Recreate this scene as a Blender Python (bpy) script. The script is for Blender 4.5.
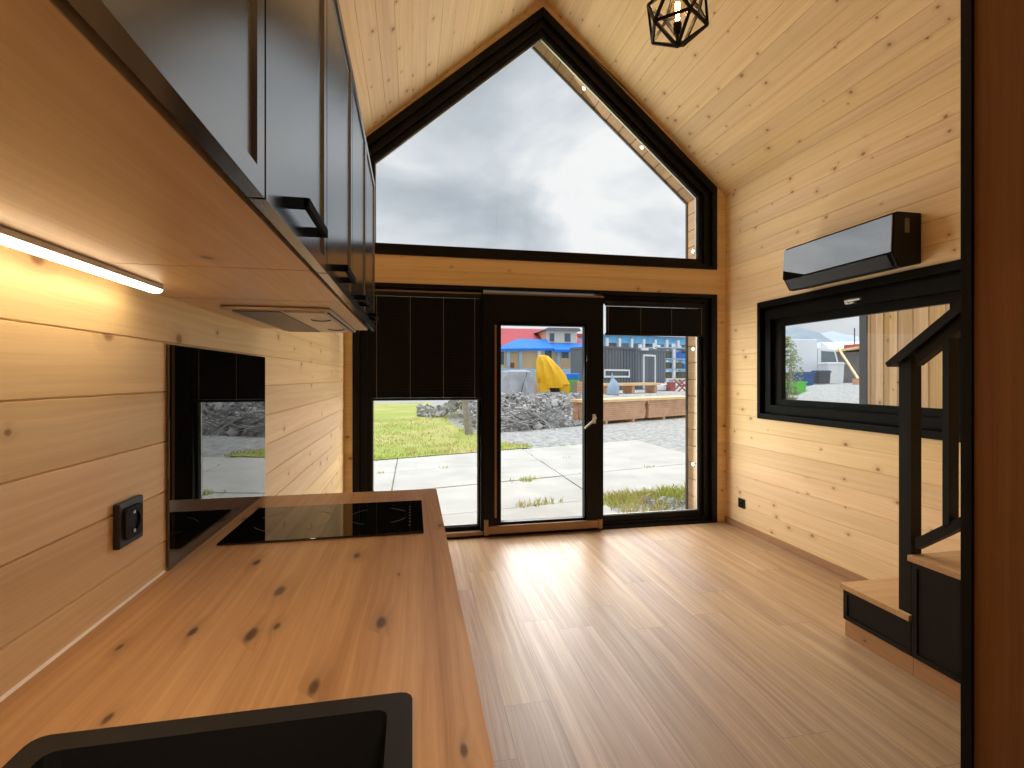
import bpy, bmesh, math, random
from mathutils import Vector, Matrix, noise

for o in list(bpy.data.objects):
    bpy.data.objects.remove(o)
S = bpy.context.scene
COL = S.collection
PI = math.pi

# ------------------------------------------------------------------ camera
CAM_Z = 1.31
YAW = 0.197
FPX = 497.0
cd = bpy.data.cameras.new('camera')
cam = bpy.data.objects.new('camera', cd)
COL.objects.link(cam)
cam.location = (0, 0, CAM_Z)
cam.rotation_euler = (PI / 2, 0, -YAW)
cd.sensor_fit = 'HORIZONTAL'
cd.sensor_width = 36.0
cd.lens = FPX / 1024 * 36.0
cd.shift_y = -7.0 / 1024
cd.clip_start = 0.02
cd.clip_end = 600
S.camera = cam

# ------------------------------------------------------------------ view
S.view_settings.view_transform = 'Standard'
S.view_settings.look = 'None'
S.view_settings.exposure = 0.0
S.view_settings.gamma = 1.0
S.view_settings.use_curve_mapping = False
S.cycles.use_denoising = True
S.cycles.max_bounces = 10
S.cycles.diffuse_bounces = 6
S.cycles.glossy_bounces = 5
S.cycles.transparent_max_bounces = 24
S.cycles.sample_clamp_indirect = 6.0
S.cycles.caustics_reflective = False
S.cycles.caustics_refractive = False


# ------------------------------------------------------------------ node helpers
class NT:
    def __init__(self, tree):
        self.t = tree
        self.n = tree.nodes
        self.l = tree.links

    def node(self, kind, **kw):
        nd = self.n.new(kind)
        for k, v in kw.items():
            setattr(nd, k, v)
        return nd

    def link(self, a, b):
        self.l.new(a, b)

    def put(self, sock, v):
        if isinstance(v, bpy.types.NodeSocket):
            self.l.new(v, sock)
        else:
            sock.default_value = v

    def math(self, op, a, b=0.0, c=None, clamp=False):
        nd = self.node('ShaderNodeMath', operation=op, use_clamp=clamp)
        self.put(nd.inputs[0], a)
        self.put(nd.inputs[1], b)
        if c is not None:
            self.put(nd.inputs[2], c)
        return nd.outputs[0]

    def vdot(self, a, v):
        nd = self.node('ShaderNodeVectorMath', operation='DOT_PRODUCT')
        self.put(nd.inputs[0], a)
        nd.inputs[1].default_value = v
        return nd.outputs['Value']

    def xyz(self, x, y, z):
        nd = self.node('ShaderNodeCombineXYZ')
        for i, v in enumerate((x, y, z)):
            self.put(nd.inputs[i], v)
        return nd.outputs[0]

    def noise(self, vec, scale, detail=3.0, rough=0.55, dist=0.0):
        nd = self.node('ShaderNodeTexNoise')
        self.put(nd.inputs['Vector'], vec)
        nd.inputs['Scale'].default_value = scale
        nd.inputs['Detail'].default_value = detail
        nd.inputs['Roughness'].default_value = rough
        nd.inputs['Distortion'].default_value = dist
        return nd.outputs['Fac']

    def white(self, vec):
        nd = self.node('ShaderNodeTexWhiteNoise', noise_dimensions='3D')
        self.put(nd.inputs['Vector'], vec)
        return nd.outputs['Value']

    def ramp(self, fac, stops):
        nd = self.node('ShaderNodeValToRGB')
        el = nd.color_ramp.elements
        while len(el) < len(stops):
            el.new(0.5)
        for e, (p, c) in zip(el, stops):
            e.position = p
            e.color = (*c, 1) if len(c) == 3 else c
        self.put(nd.inputs[0], fac)
        return nd.outputs['Color']

    def mix(self, fac, a, b, mode='MIX'):
        nd = self.node('ShaderNodeMix', data_type='RGBA', blend_type=mode)
        self.put(nd.inputs[0], fac)
        for i, v in ((6, a), (7, b)):
            if not isinstance(v, bpy.types.NodeSocket) and len(v) == 3:
                v = (*v, 1)
            self.put(nd.inputs[i], v)
        return nd.outputs[2]

    def mapr(self, v, a, b, c, d):
        nd = self.node('ShaderNodeMapRange')
        nd.clamp = True
        for i, q in enumerate((v, a, b, c, d)):
            self.put(nd.inputs[i], q)
        return nd.outputs[0]

    def bump(self, h, strength=0.2, dist=0.002):
        nd = self.node('ShaderNodeBump')
        nd.inputs['Strength'].default_value = strength
        nd.inputs['Distance'].default_value = dist
        self.put(nd.inputs['Height'], h)
        return nd.outputs[0]


def lin(r, g, b):
    f = lambda c: ((c / 255 + 0.055) / 1.055) ** 2.4 if c > 10.3 else c / 255 / 12.92
    return (f(r), f(g), f(b))


def new_mat(name):
    m = bpy.data.materials.new(name)
    m.use_nodes = True
    nt = NT(m.node_tree)
    bs = m.node_tree.nodes['Principled BSDF']
    return m, nt, bs


def plain(name, col, rough=0.5, metal=0.0, spec=0.5, ior=None, var=0.0, vscale=8.0, bump=0.0, emit=None, estr=0.0,
          space='Position', coat=0.0):
    m, nt, bs = new_mat(name)
    bs.inputs['Roughness'].default_value = rough
    bs.inputs['Metallic'].default_value = metal
    bs.inputs['Specular IOR Level'].default_value = spec
    bs.inputs['Coat Weight'].default_value = coat
    if ior:
        bs.inputs['IOR'].default_value = ior
    geo = nt.node('ShaderNodeNewGeometry').outputs['Position']
    n = nt.noise(geo, vscale, 4.0)
    v = max(var, 0.03)
    f = nt.mapr(n, 0.3, 0.7, 1 - v, 1 + v)
    hs = nt.node('ShaderNodeHueSaturation')
    hs.inputs['Color'].default_value = (*col, 1)
    nt.link(f, hs.inputs['Value'])
    nt.link(hs.outputs[0], bs.inputs['Base Color'])
    if bump:
        nt.link(nt.bump(n, bump, 0.01), bs.inputs['Normal'])
    if emit:
        bs.inputs['Emission Color'].default_value = (*emit, 1)
        bs.inputs['Emission Strength'].default_value = estr
    return m


def board(name, light, dark, knot, lax, wax, width, off=0.0, length=None, rough=0.5, knots=0.5, tint=0.12, grain=1.0,
          spec=0.4, joints=False, jcol=None, knot_size=0.011, knot_cell=0.3, coord='Position', sat=0.0, knot_long=0.75):
    """boards along lax, laid side by side along wax; every board has its own tint, grain and knots"""
    m, nt, bs = new_mat(name)
    if coord == 'Position':
        pos = nt.node('ShaderNodeNewGeometry').outputs['Position']
    else:
        pos = nt.node('ShaderNodeTexCoord').outputs['Object']
    w = nt.math('ADD', nt.vdot(pos, wax), -off)
    l = nt.vdot(pos, lax)
    tax = Vector(lax).cross(Vector(wax))
    d3 = nt.vdot(pos, tuple(tax))
    row = nt.math('FLOOR', nt.math('DIVIDE', w, width))
    if length:
        ro = nt.math('MULTIPLY', nt.white(nt.xyz(row, 3.3, 1.7)), length)
        lcell = nt.math('FLOOR', nt.math('DIVIDE', nt.math('ADD', l, ro), length))
    else:
        ro = 0.0
        lcell = 0.0
    r1 = nt.white(nt.xyz(row, lcell, 0.37))
    r2 = nt.white(nt.xyz(row, lcell, 5.91))
    lo = nt.math('ADD', l, nt.math('MULTIPLY', r1, 31.0))
    wo = nt.math('ADD', w, nt.math('MULTIPLY', r2, 7.0))
    # knots
    kc = knot_cell
    kv = nt.node('ShaderNodeTexVoronoi', voronoi_dimensions='2D', feature='F1')
    kv.inputs['Scale'].default_value = 1.0
    kv.inputs['Randomness'].default_value = 0.9
    kvec = nt.xyz(nt.math('DIVIDE', lo, kc), nt.math('DIVIDE', wo, kc * 0.42), 0.0)
    nt.link(kvec, kv.inputs['Vector'])
    sep = nt.node('ShaderNodeSeparateColor')
    nt.link(kv.outputs['Color'], sep.inputs[0])
    on = nt.math('LESS_THAN', sep.outputs[0], knots)
    ksz = nt.math('MULTIPLY_ADD', sep.outputs[1], knot_size * 1.3, knot_size * 0.45)
    # knot distance in metres (across the board stretched by the cell shape)
    sx = nt.node('ShaderNodeVectorMath', operation='SUBTRACT')
    nt.link(kvec, sx.inputs[0])
    nt.link(kv.outputs['Position'], sx.inputs[1])
    sp = nt.node('ShaderNodeSeparateXYZ')
    nt.link(sx.outputs[0], sp.inputs[0])
    kx = nt.math('MULTIPLY', sp.outputs[0], kc)
    ky = nt.math('MULTIPLY', sp.outputs[1], kc * 0.42)
    kd = nt.math('SQRT', nt.math('ADD', nt.math('POWER', nt.math('ABSOLUTE', nt.math('MULTIPLY', kx, knot_long)), 2.0),
                                 nt.math('MULTIPLY', ky, ky)))
    kf = nt.math('MULTIPLY', nt.mapr(nt.math('DIVIDE', kd, ksz), 0.55, 1.15, 1.0, 0.0), on)
    halo = nt.math('MULTIPLY', nt.mapr(nt.math('DIVIDE', kd, ksz), 0.8, 3.6, 1.0, 0.0), on)
    # grain, bent round the knots
    bend = nt.math('MULTIPLY', halo, 0.010)
    wob = nt.math('MULTIPLY', nt.math('SUBTRACT', nt.noise(nt.xyz(nt.math('MULTIPLY', lo, 1.1), nt.math('MULTIPLY', wo, 5.0), 0.0), 1.0, 2.0), 0.5), 0.05)
    wg = nt.math('ADD', nt.math('ADD', wo, bend), wob)
    g1 = nt.noise(nt.xyz(nt.math('MULTIPLY', lo, 1.2), nt.math('MULTIPLY', wg, 95.0), nt.math('MULTIPLY', d3, 60.0)), 1.0, 3.0, 0.6)
    g2 = nt.noise(nt.xyz(nt.math('MULTIPLY', lo, 0.9), nt.math('MULTIPLY', wg, 22.0), nt.math('MULTIPLY', d3, 20.0)), 1.0, 3.0, 0.6, 0.3)
    g3 = nt.noise(nt.xyz(nt.math('MULTIPLY', lo, 9.0), nt.math('MULTIPLY', wg, 330.0), nt.math('MULTIPLY', d3, 60.0)), 1.0, 2.0)
    gs = nt.math('ADD', nt.math('ADD', nt.math('MULTIPLY', g1, 0.42), nt.math('MULTIPLY', g2, 0.43)), nt.math('MULTIPLY', g3, 0.15))
    gf = nt.mapr(gs, 0.5 - 0.16 / grain, 0.5 + 0.16 / grain, 0.0, 1.0)
    col = nt.mix(gf, dark, light)
    hs = nt.node('ShaderNodeHueSaturation')
    nt.link(col, hs.inputs['Color'])
    nt.link(nt.mapr(r1, 0, 1, 1 - tint, 1 + tint), hs.inputs['Value'])
    nt.link(nt.mapr(r2, 0, 1, 0.5 - 0.006, 0.5 + 0.006), hs.inputs['Hue'])
    nt.link(nt.mapr(r2, 0, 1, 1.0 - tint * .6 + sat, 1.0 + tint * .6 + sat), hs.inputs['Saturation'])
    c2 = nt.mix(nt.math('MULTIPLY', halo, 0.22), hs.outputs[0], knot)
    c3 = nt.mix(nt.math('MULTIPLY', kf, 0.82), c2, knot)
    h = gs
    if joints:
        fw = nt.math('FRACT', nt.math('DIVIDE', w, width))
        ew = nt.math('MULTIPLY', nt.math('MINIMUM', fw, nt.math('SUBTRACT', 1.0, fw)), width)
        e = ew
        if length:
            fl = nt.math('FRACT', nt.math('DIVIDE', nt.math('ADD', l, ro), length))
            el = nt.math('MULTIPLY', nt.math('MINIMUM', fl, nt.math('SUBTRACT', 1.0, fl)), length)
            e = nt.math('MINIMUM', ew, el)
        j = nt.mapr(e, 0.0006, 0.0022, 1.0, 0.0)
        c3 = nt.mix(nt.math('MULTIPLY', j, 0.65), c3, jcol or knot)
        h = nt.math('SUBTRACT', nt.math('MULTIPLY', gs, 0.25), j)
    nt.link(c3, bs.inputs['Base Color'])
    bs.inputs['Specular IOR Level'].default_value = spec
    rg = nt.mapr(gs, 0.3, 0.7, rough + 0.05, rough - 0.05)
    nt.link(rg, bs.inputs['Roughness'])
    nt.link(nt.bump(h, 0.25, 0.0015), bs.inputs['Normal'])
    return m


def glass_pane(name, tint=(0.985, 0.99, 0.987), refl=0.75):
    m, nt, bs = new_mat(name)
    nt.n.remove(bs)
    out = [n for n in nt.n if n.type == 'OUTPUT_MATERIAL'][0]
    tr = nt.node('ShaderNodeBsdfTransparent')
    tr.inputs[0].default_value = (*tint, 1)
    gl = nt.node('ShaderNodeBsdfGlossy')
    gl.inputs['Roughness'].default_value = 0.0
    gl.inputs['Color'].default_value = (1, 1, 1, 1)
    geo = nt.node('ShaderNodeNewGeometry')
    dp = nt.node('ShaderNodeVectorMath', operation='DOT_PRODUCT')
    nt.link(geo.outputs['Incoming'], dp.inputs[0])
    nt.link(geo.outputs['Normal'], dp.inputs[1])
    om = nt.math('SUBTRACT', 1.0, nt.math('ABSOLUTE', dp.outputs['Value']), clamp=True)
    fres = nt.math('MULTIPLY_ADD', nt.math('POWER', om, 5.0), 0.96, 0.036)
    mx = nt.node('ShaderNodeMixShader')
    nt.link(nt.math('MULTIPLY', fres, refl), mx.inputs[0])
    nt.link(tr.outputs[0], mx.inputs[1])
    nt.link(gl.outputs[0], mx.inputs[2])
    nt.link(mx.outputs[0], out.inputs['Surface'])
    return m


# ------------------------------------------------------------------ world: overcast sky, brightest overhead
SKY_GAIN = 1.06
ZENITH = 6.0
W = bpy.data.worlds.new('overcast_sky')
S.world = W
W.use_nodes = True
wt = NT(W.node_tree)
bg = W.node_tree.nodes['Background']
tc = wt.node('ShaderNodeTexCoord').outputs['Generated']
sxyz = wt.node('ShaderNodeSeparateXYZ')
wt.link(tc, sxyz.inputs[0])
dz = wt.math('MAXIMUM', sxyz.outputs[2], 0.0)
den = wt.math('ADD', dz, 0.32)
pv = wt.xyz(wt.math('DIVIDE', sxyz.outputs[0], den), wt.math('DIVIDE', sxyz.outputs[1], den), 1.3)
n1 = wt.noise(pv, 1.9, 7.0, 0.5, 0.35)
n2 = wt.noise(pv, 0.85, 3.0, 0.5)
nn = wt.math('ADD', wt.math('MULTIPLY', n1, 0.55), wt.math('MULTIPLY', n2, 0.45))
cloud = wt.ramp(nn, [(0.41, lin(172, 182, 193)), (0.47, lin(192, 201, 210)), (0.52, lin(214, 221, 228)), (0.575, lin(244, 246, 248))])
hor = wt.mapr(dz, 0.0, 0.28, 1.0, 0.0)
skyc = wt.mix(wt.math('MULTIPLY', hor, 0.85), cloud, lin(236, 238, 240))
gain = wt.math('ADD', SKY_GAIN, wt.mapr(dz, 0.62, 1.0, 0.0, ZENITH))
below = wt.mapr(sxyz.outputs[2], -0.02, 0.0, 0.35, 1.0)
wt.link(skyc, bg.inputs['Color'])
wt.link(wt.math('MULTIPLY', gain, below), bg.inputs['Strength'])


# ------------------------------------------------------------------ added fill lights, the sky alone leaves the room dark
def area(name, loc, look, sx, sy, power, col=(1, 1, 1), spread=PI, label=None):
    d = bpy.data.lights.new(name, 'AREA')
    d.shape = 'RECTANGLE'
    d.size, d.size_y = sx, sy
    d.energy = power
    d.color = col
    d.spread = spread
    o = bpy.data.objects.new(name, d)
    COL.objects.link(o)
    o.location = loc
    o.rotation_euler = (Vector(look) - Vector(loc)).to_track_quat('-Z', 'Y').to_euler()
    return o


DAY = (1.0, 0.97, 0.93)
area('gable_fill', (1.1, 4.45, 3.3), (1.1, 0.0, 1.6), 2.6, 1.7, 36, DAY).visible_glossy = False  # added area light outside the gable glass, boosts the sky light on the ceiling
area('doors_fill', (1.1, 4.17, 1.05), (1.2, 0.0, 0.95), 2.8, 1.9, 88, DAY).visible_glossy = False  # added area light just behind the door panes, brightens walls and floor
area('floor_sheen_fill', (1.65, 4.17, 1.0), (1.45, 1.2, 0.0), 1.7, 1.7, 10, (1.0, 0.98, 0.95), math.radians(52))  # extra narrow beam, added only for the window sheen on the floor
area('rear_fill', (1.1, -0.3, 3.7), (1.2, 2.6, 2.6), 0.8, 0.8, 4, (1.0, 0.84, 0.64)).visible_glossy = False  # invented warm fill behind the camera, no fitting is modelled there
area('worktop_fill', (0.3, -0.35, 2.22), (-0.34, 0.6, 0.98), 0.25, 0.25, 4, (1.0, 0.86, 0.68), math.radians(75))  # invented fill under the loft to lift the near worktop and left wall


# ------------------------------------------------------------------ mesh helpers
ORG = {}


class MB:
    def __init__(self):
        self.b = bmesh.new()

    def face(self, pts):
        vs = [self.b.verts.new(p) for p in pts]
        return self.b.faces.new(vs)

    def box(self, x0, x1, y0, y1, z0, z1, bev=0.0, M=None, seg=2):
        r = bmesh.ops.create_cube(self.b, size=1.0)
        vs = r['verts']
        for v in vs:
            v.co = Vector((x0 + (v.co.x + .5) * (x1 - x0), y0 + (v.co.y + .5) * (y1 - y0), z0 + (v.co.z + .5) * (z1 - z0)))
        if bev:
            es = list({e for v in vs for e in v.link_edges})
            rr = bmesh.ops.bevel(self.b, geom=es, offset=bev, segments=seg, profile=0.5, affect='EDGES')
            vs = list({v for v in rr['verts']} | {v for v in vs if v.is_valid})
        if M:
            for v in vs:
                v.co = M @ v.co
        return self

    def obox(self, c, sx, sy, sz, rot=(0, 0, 0), bev=0.0):
        from mathutils import Euler
        M = Matrix.Translation(c) @ Euler(rot).to_matrix().to_4x4()
        return self.box(-sx / 2, sx / 2, -sy / 2, sy / 2, -sz / 2, sz / 2, bev, M)

    def prism(self, poly, axis, a, b):
        """poly: 2D points; axis 0/1/2 is the extrusion axis"""
        def P(p, t):
            if axis == 0:
                return (t, p[0], p[1])
            if axis == 1:
                return (p[0], t, p[1])
            return (p[0], p[1], t)
        A = [self.b.verts.new(P(p, a)) for p in poly]
        B = [self.b.verts.new(P(p, b)) for p in poly]
        n = len(poly)
        self.b.faces.new(A)
        self.b.faces.new(B[::-1])
        for i in range(n):
            self.b.faces.new((A[i], B[i], B[(i + 1) % n], A[(i + 1) % n]))
        return self

    def ring(self, outer, inner, axis, a, b):
        """frame between two polygons with the same number of points, extruded along axis"""
        n = len(outer)
        for i in range(n):
            j = (i + 1) % n
            self.prism([outer[i], outer[j], inner[j], inner[i]], axis, a, b)
        return self

    def tube(self, pts, r, seg=10, cap=True):
        pts = [Vector(p) for p in pts]
        rings = []
        rr = r if isinstance(r, (list, tuple)) else [r] * len(pts)
        for i, p in enumerate(pts):
            d = (pts[min(i + 1, len(pts) - 1)] - pts[max(i - 1, 0)]).normalized()
            up = Vector((0, 0, 1)) if abs(d.z) < 0.9 else Vector((1, 0, 0))
            u = d.cross(up).normalized()
            v = d.cross(u).normalized()
            rings.append([self.b.verts.new(p + (u * math.cos(2 * PI * k / seg) + v * math.sin(2 * PI * k / seg)) * rr[i]) for k in range(seg)])
        for A, B in zip(rings, rings[1:]):
            for k in range(seg):
                self.b.faces.new((A[k], A[(k + 1) % seg], B[(k + 1) % seg], B[k]))
        if cap:
            self.b.faces.new(rings[0])
            self.b.faces.new(rings[-1][::-1])
        return self

    def bar(self, p, q, w, h, roll=None):
        """rectangular bar from p to q"""
        p, q = Vector(p), Vector(q)
        d = (q - p).normalized()
        up = Vector(roll) if roll else (Vector((0, 0, 1)) if abs(d.z) < 0.95 else Vector((1, 0, 0)))
        u = d.cross(up).normalized()
        v = u.cross(d).normalized()
        A = [self.b.verts.new(p + u * (sx * w / 2) + v * (sy * h / 2)) for sx, sy in ((-1, -1), (1, -1), (1, 1), (-1, 1))]
        B = [self.b.verts.new(q + u * (sx * w / 2) + v * (sy * h / 2)) for sx, sy in ((-1, -1), (1, -1), (1, 1), (-1, 1))]
        self.b.faces.new(A)
        self.b.faces.new(B[::-1])
        for k in range(4):
            self.b.faces.new((A[k], B[k], B[(k + 1) % 4], A[(k + 1) % 4]))
        return self

    def lathe(self, c, prof, seg=24, axis='z'):
        rings = []
        for r, h in prof:
            ring = []
            for k in range(seg):
                a = 2 * PI * k / seg
                if axis == 'z':
                    p = (c[0] + r * math.cos(a), c[1] + r * math.sin(a), c[2] + h)
                elif axis == 'x':
                    p = (c[0] + h, c[1] + r * math.cos(a), c[2] + r * math.sin(a))
                else:
                    p = (c[0] + r * math.cos(a), c[1] + h, c[2] + r * math.sin(a))
                ring.append(self.b.verts.new(p))
            rings.append(ring)
        for A, B in zip(rings, rings[1:]):
            for k in range(seg):
                self.b.faces.new((A[k], A[(k + 1) % seg], B[(k + 1) % seg], B[k]))
        self.b.faces.new(rings[0][::-1])
        self.b.faces.new(rings[-1])
        return self

    def xform(self, M):
        bmesh.ops.transform(self.b, matrix=M, verts=self.b.verts)
        return self

    def build(self, name, mat, parent=None, smooth=False, org=None, recalc=True):
        if recalc:
            bmesh.ops.recalc_face_normals(self.b, faces=self.b.faces)
        o0 = Vector(ORG[parent.name]) if parent is not None else Vector(org or (0, 0, 0))
        if o0.length:
            bmesh.ops.translate(self.b, vec=-o0, verts=self.b.verts)
        me = bpy.data.meshes.new(name)
        self.b.to_mesh(me)
        self.b.free()
        if smooth:
            for p in me.polygons:
                p.use_smooth = True
            me.set_sharp_from_angle(angle=math.radians(40)) if hasattr(me, 'set_sharp_from_angle') else None
        me.materials.append(mat)
        ob = bpy.data.objects.new(name, me)
        COL.objects.link(ob)
        if parent is not None:
            ob.parent = parent
        else:
            ob.location = o0
        ORG[ob.name] = tuple(o0)
        return ob


def tag(o, label=None, cat=None, group=None, kind=None):
    if label:
        o['label'] = label
    if cat:
        o['category'] = cat
    if group:
        o['group'] = group
    if kind:
        o['kind'] = kind
    return o


def thing(name, loc, label, cat, group=None, kind=None):
    o = bpy.data.objects.new(name, None)
    o.empty_display_size = 0.1
    COL.objects.link(o)
    o.location = loc
    ORG[o.name] = tuple(loc)
    return tag(o, label, cat, group, kind)


def copy_tree(o, parent=None):
    c = o.copy()
    COL.objects.link(c)
    if parent is not None:
        c.parent = parent
    for ch in [x for x in o.children]:
        copy_tree(ch, c)
    return c


def inset(poly, ds):
    """inset a counter-clockwise convex polygon; ds[i] is the inset of the edge i -> i+1"""
    n = len(poly)
    lines = []
    for i in range(n):
        p, q = Vector(poly[i]), Vector(poly[(i + 1) % n])
        d = (q - p).normalized()
        nrm = Vector((-d.y, d.x))
        lines.append((p + nrm * ds[i], d))
    out = []
    for i in range(n):
        p1, d1 = lines[i - 1]
        p2, d2 = lines[i]
        cr = d1.x * d2.y - d1.y * d2.x
        t = ((p2.x - p1.x) * d2.y - (p2.y - p1.y) * d2.x) / cr
        out.append(tuple(p1 + d1 * t))
    return out


# ------------------------------------------------------------------ materials
SPR_L, SPR_D, SPR_K = lin(234, 206, 158), lin(214, 181, 130), lin(140, 92, 54)
AX, AY, AZ = (1, 0, 0), (0, 1, 0), (0, 0, 1)
XL, XR, YF, YB = -0.525, 2.785, 4.04, -2.5
RX, RZ, KZ = 1.07, 4.48, 2.95
SLOPE = (RZ - KZ) / (XR - RX)
ZL = RZ - SLOPE * (RX - XL)
ca = math.cos(math.atan(SLOPE))
sa = math.sin(math.atan(SLOPE))
LW0, LWW = 0.9556, 0.1075
RW0, RWW = KZ - 20 * 0.131, 0.131
M = {}
M['wall_left'] = board('spruce_boards_left', SPR_L, SPR_D, SPR_K, AY, AZ, LWW, LW0, rough=0.55, knots=0.36, tint=0.07, knot_size=0.0075, knot_cell=0.22)
M['wall_right'] = board('spruce_boards_right', SPR_L, SPR_D, SPR_K, AY, AZ, RWW, RW0, rough=0.55, knots=0.38, tint=0.07, knot_size=0.0075, knot_cell=0.22)
M['ceil_right'] = board('spruce_boards_roof_right', SPR_L, SPR_D, SPR_K, AY, (ca, 0, -sa), 0.131, RX * ca - RZ * sa, rough=0.55, knots=0.42, tint=0.07, knot_size=0.008, knot_cell=0.24)
M['ceil_left'] = board('spruce_boards_roof_left', SPR_L, SPR_D, SPR_K, AY, (-ca, 0, -sa), 0.131, -RX * ca - RZ * sa, rough=0.55, knots=0.42, tint=0.07, knot_size=0.008, knot_cell=0.24)
M['wall_front'] = board('spruce_boards_front', SPR_L, SPR_D, SPR_K, AX, AZ, RWW, RW0, rough=0.55, knots=0.38, tint=0.07, knot_size=0.0075, knot_cell=0.22)
M['floor'] = board('oak_laminate', lin(184, 152, 117), lin(136, 103, 73), lin(88, 62, 42), AY, AX, 0.192, -0.03, length=1.38, rough=0.41, knots=0.0,
                   tint=0.10, grain=1.1, spec=0.9, joints=True, jcol=lin(92, 64, 42))
M['worktop'] = board('oak_worktop', lin(194, 153, 102), lin(158, 115, 69), lin(62, 40, 24), AY, AX, 0.62, -0.53, rough=0.33, knots=0.34, tint=0.02,
                     grain=1.15, spec=0.75, knot_long=0.4, knot_size=0.0062, knot_cell=0.17)
M['cabinet_oak'] = board('oak_panel', lin(214, 184, 134), lin(196, 162, 110), lin(120, 86, 54), AY, AX, 0.9, -0.6, rough=0.4, knots=0.05, tint=0.02, spec=0.4)
M['tread_oak'] = board('oak_tread', lin(200, 160, 116), lin(176, 132, 90), lin(100, 64, 38), AX, AY, 0.36, 0.0, rough=0.38, knots=0.1, tint=0.05, spec=0.45)
M['kick_oak'] = board('oak_kickboard', lin(188, 148, 100), lin(162, 120, 76), lin(96, 62, 36), AY, AZ, 0.5, 0.0, rough=0.45, knots=0.3, tint=0.05)
M['partition_oak'] = board('oak_partition', lin(160, 112, 62), lin(136, 90, 46), lin(80, 48, 22), AZ, AY, 0.9, -0.6, rough=0.45, knots=0.16, tint=0.02)
M['baseboard'] = board('oak_baseboard', lin(176, 138, 100), lin(146, 110, 76), lin(96, 66, 42), AY, AZ, 0.3, 0.0, rough=0.4, knots=0.1, tint=0.03)
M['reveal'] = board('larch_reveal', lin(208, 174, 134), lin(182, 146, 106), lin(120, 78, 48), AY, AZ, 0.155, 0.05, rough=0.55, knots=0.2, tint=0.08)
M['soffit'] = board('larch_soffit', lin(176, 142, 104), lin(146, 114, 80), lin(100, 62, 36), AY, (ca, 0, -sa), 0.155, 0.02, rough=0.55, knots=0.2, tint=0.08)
M['cladding'] = board('larch_cladding', lin(220, 180, 130), lin(188, 142, 96), lin(120, 72, 40), AZ, AY, 0.096, -2.0, rough=0.6, knots=0.25, tint=0.16)
M['black_frame'] = plain('black_window_frame', lin(9, 8, 8), 0.42, spec=0.22)
M['black_satin'] = plain('black_satin_lacquer', lin(34, 33, 33), 0.34, spec=0.5)
M['door_lacquer'] = plain('black_door_lacquer', lin(20, 19, 18), 0.2, spec=0.5, ior=2.3)
M['black_matt'] = plain('black_matt', lin(13, 12, 12), 0.55, spec=0.3)
M['black_rail'] = plain('black_painted_wood', lin(13, 12, 12), 0.5, spec=0.3)
M['granite'] = plain('black_granite_composite', lin(22, 20, 19), 0.5, spec=0.4, var=0.2, vscale=400)
M['black_glass'] = plain('black_glass', (0.003, 0.003, 0.003), 0.015, spec=0.5, ior=1.55)
M['mirror_glass'] = plain('dark_mirror_glass', (0.004, 0.004, 0.004), 0.012, spec=0.5, ior=2.4)
M['panel_glass'] = plain('grey_mirror_panel', (0.004, 0.004, 0.004), 0.02, spec=0.5, ior=3.9)
M['handle_black'] = plain('black_handle', lin(8, 8, 8), 0.75, spec=0.08)
M['blind'] = plain('black_blind_slat', lin(9, 8, 8), 0.45, spec=0.2)
M['steel'] = plain('brushed_steel', lin(190, 188, 184), 0.3, 1.0)
M['hood_steel'] = plain('hood_steel', lin(190, 176, 160), 0.42, 1.0)
M['filter_mesh'] = plain('filter_mesh', lin(120, 110, 98), 0.5, 1.0, var=0.2, vscale=900)
M['bronze'] = plain('bronze_aluminium', lin(150, 120, 92), 0.38, 0.7)
M['silver'] = plain('silver_handle', lin(214, 212, 208), 0.3, 0.5)
M['alu'] = plain('aluminium_profile', lin(200, 190, 178), 0.35, 0.8)
M['led'] = plain('led_diffuser', (1, 0.9, 0.75), 0.4, emit=(1.0, 0.81, 0.54), estr=18)
M['filament'] = plain('filament', (1, 0.7, 0.3), 0.4, emit=(1.0, 0.6, 0.22), estr=60)
M['spot'] = plain('spot_lens', (1, 0.9, 0.7), 0.4, emit=(1.0, 0.72, 0.42), estr=22)
M['print'] = plain('grey_print', lin(74, 74, 74), 0.4)
M['silicone'] = plain('white_silicone', lin(226, 214, 198), 0.4)
M['pane'] = glass_pane('window_glass')
M['bulb'] = glass_pane('bulb_glass', (1.0, 0.9, 0.75))
M['cord'] = plain('white_ladder_cord', lin(120, 116, 110), 0.7)
M['label'] = plain('grey_label', lin(110, 98, 86), 0.5)
M['edge_metal'] = plain('grey_edge_trim', lin(92, 90, 92), 0.45, 0.3)


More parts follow.
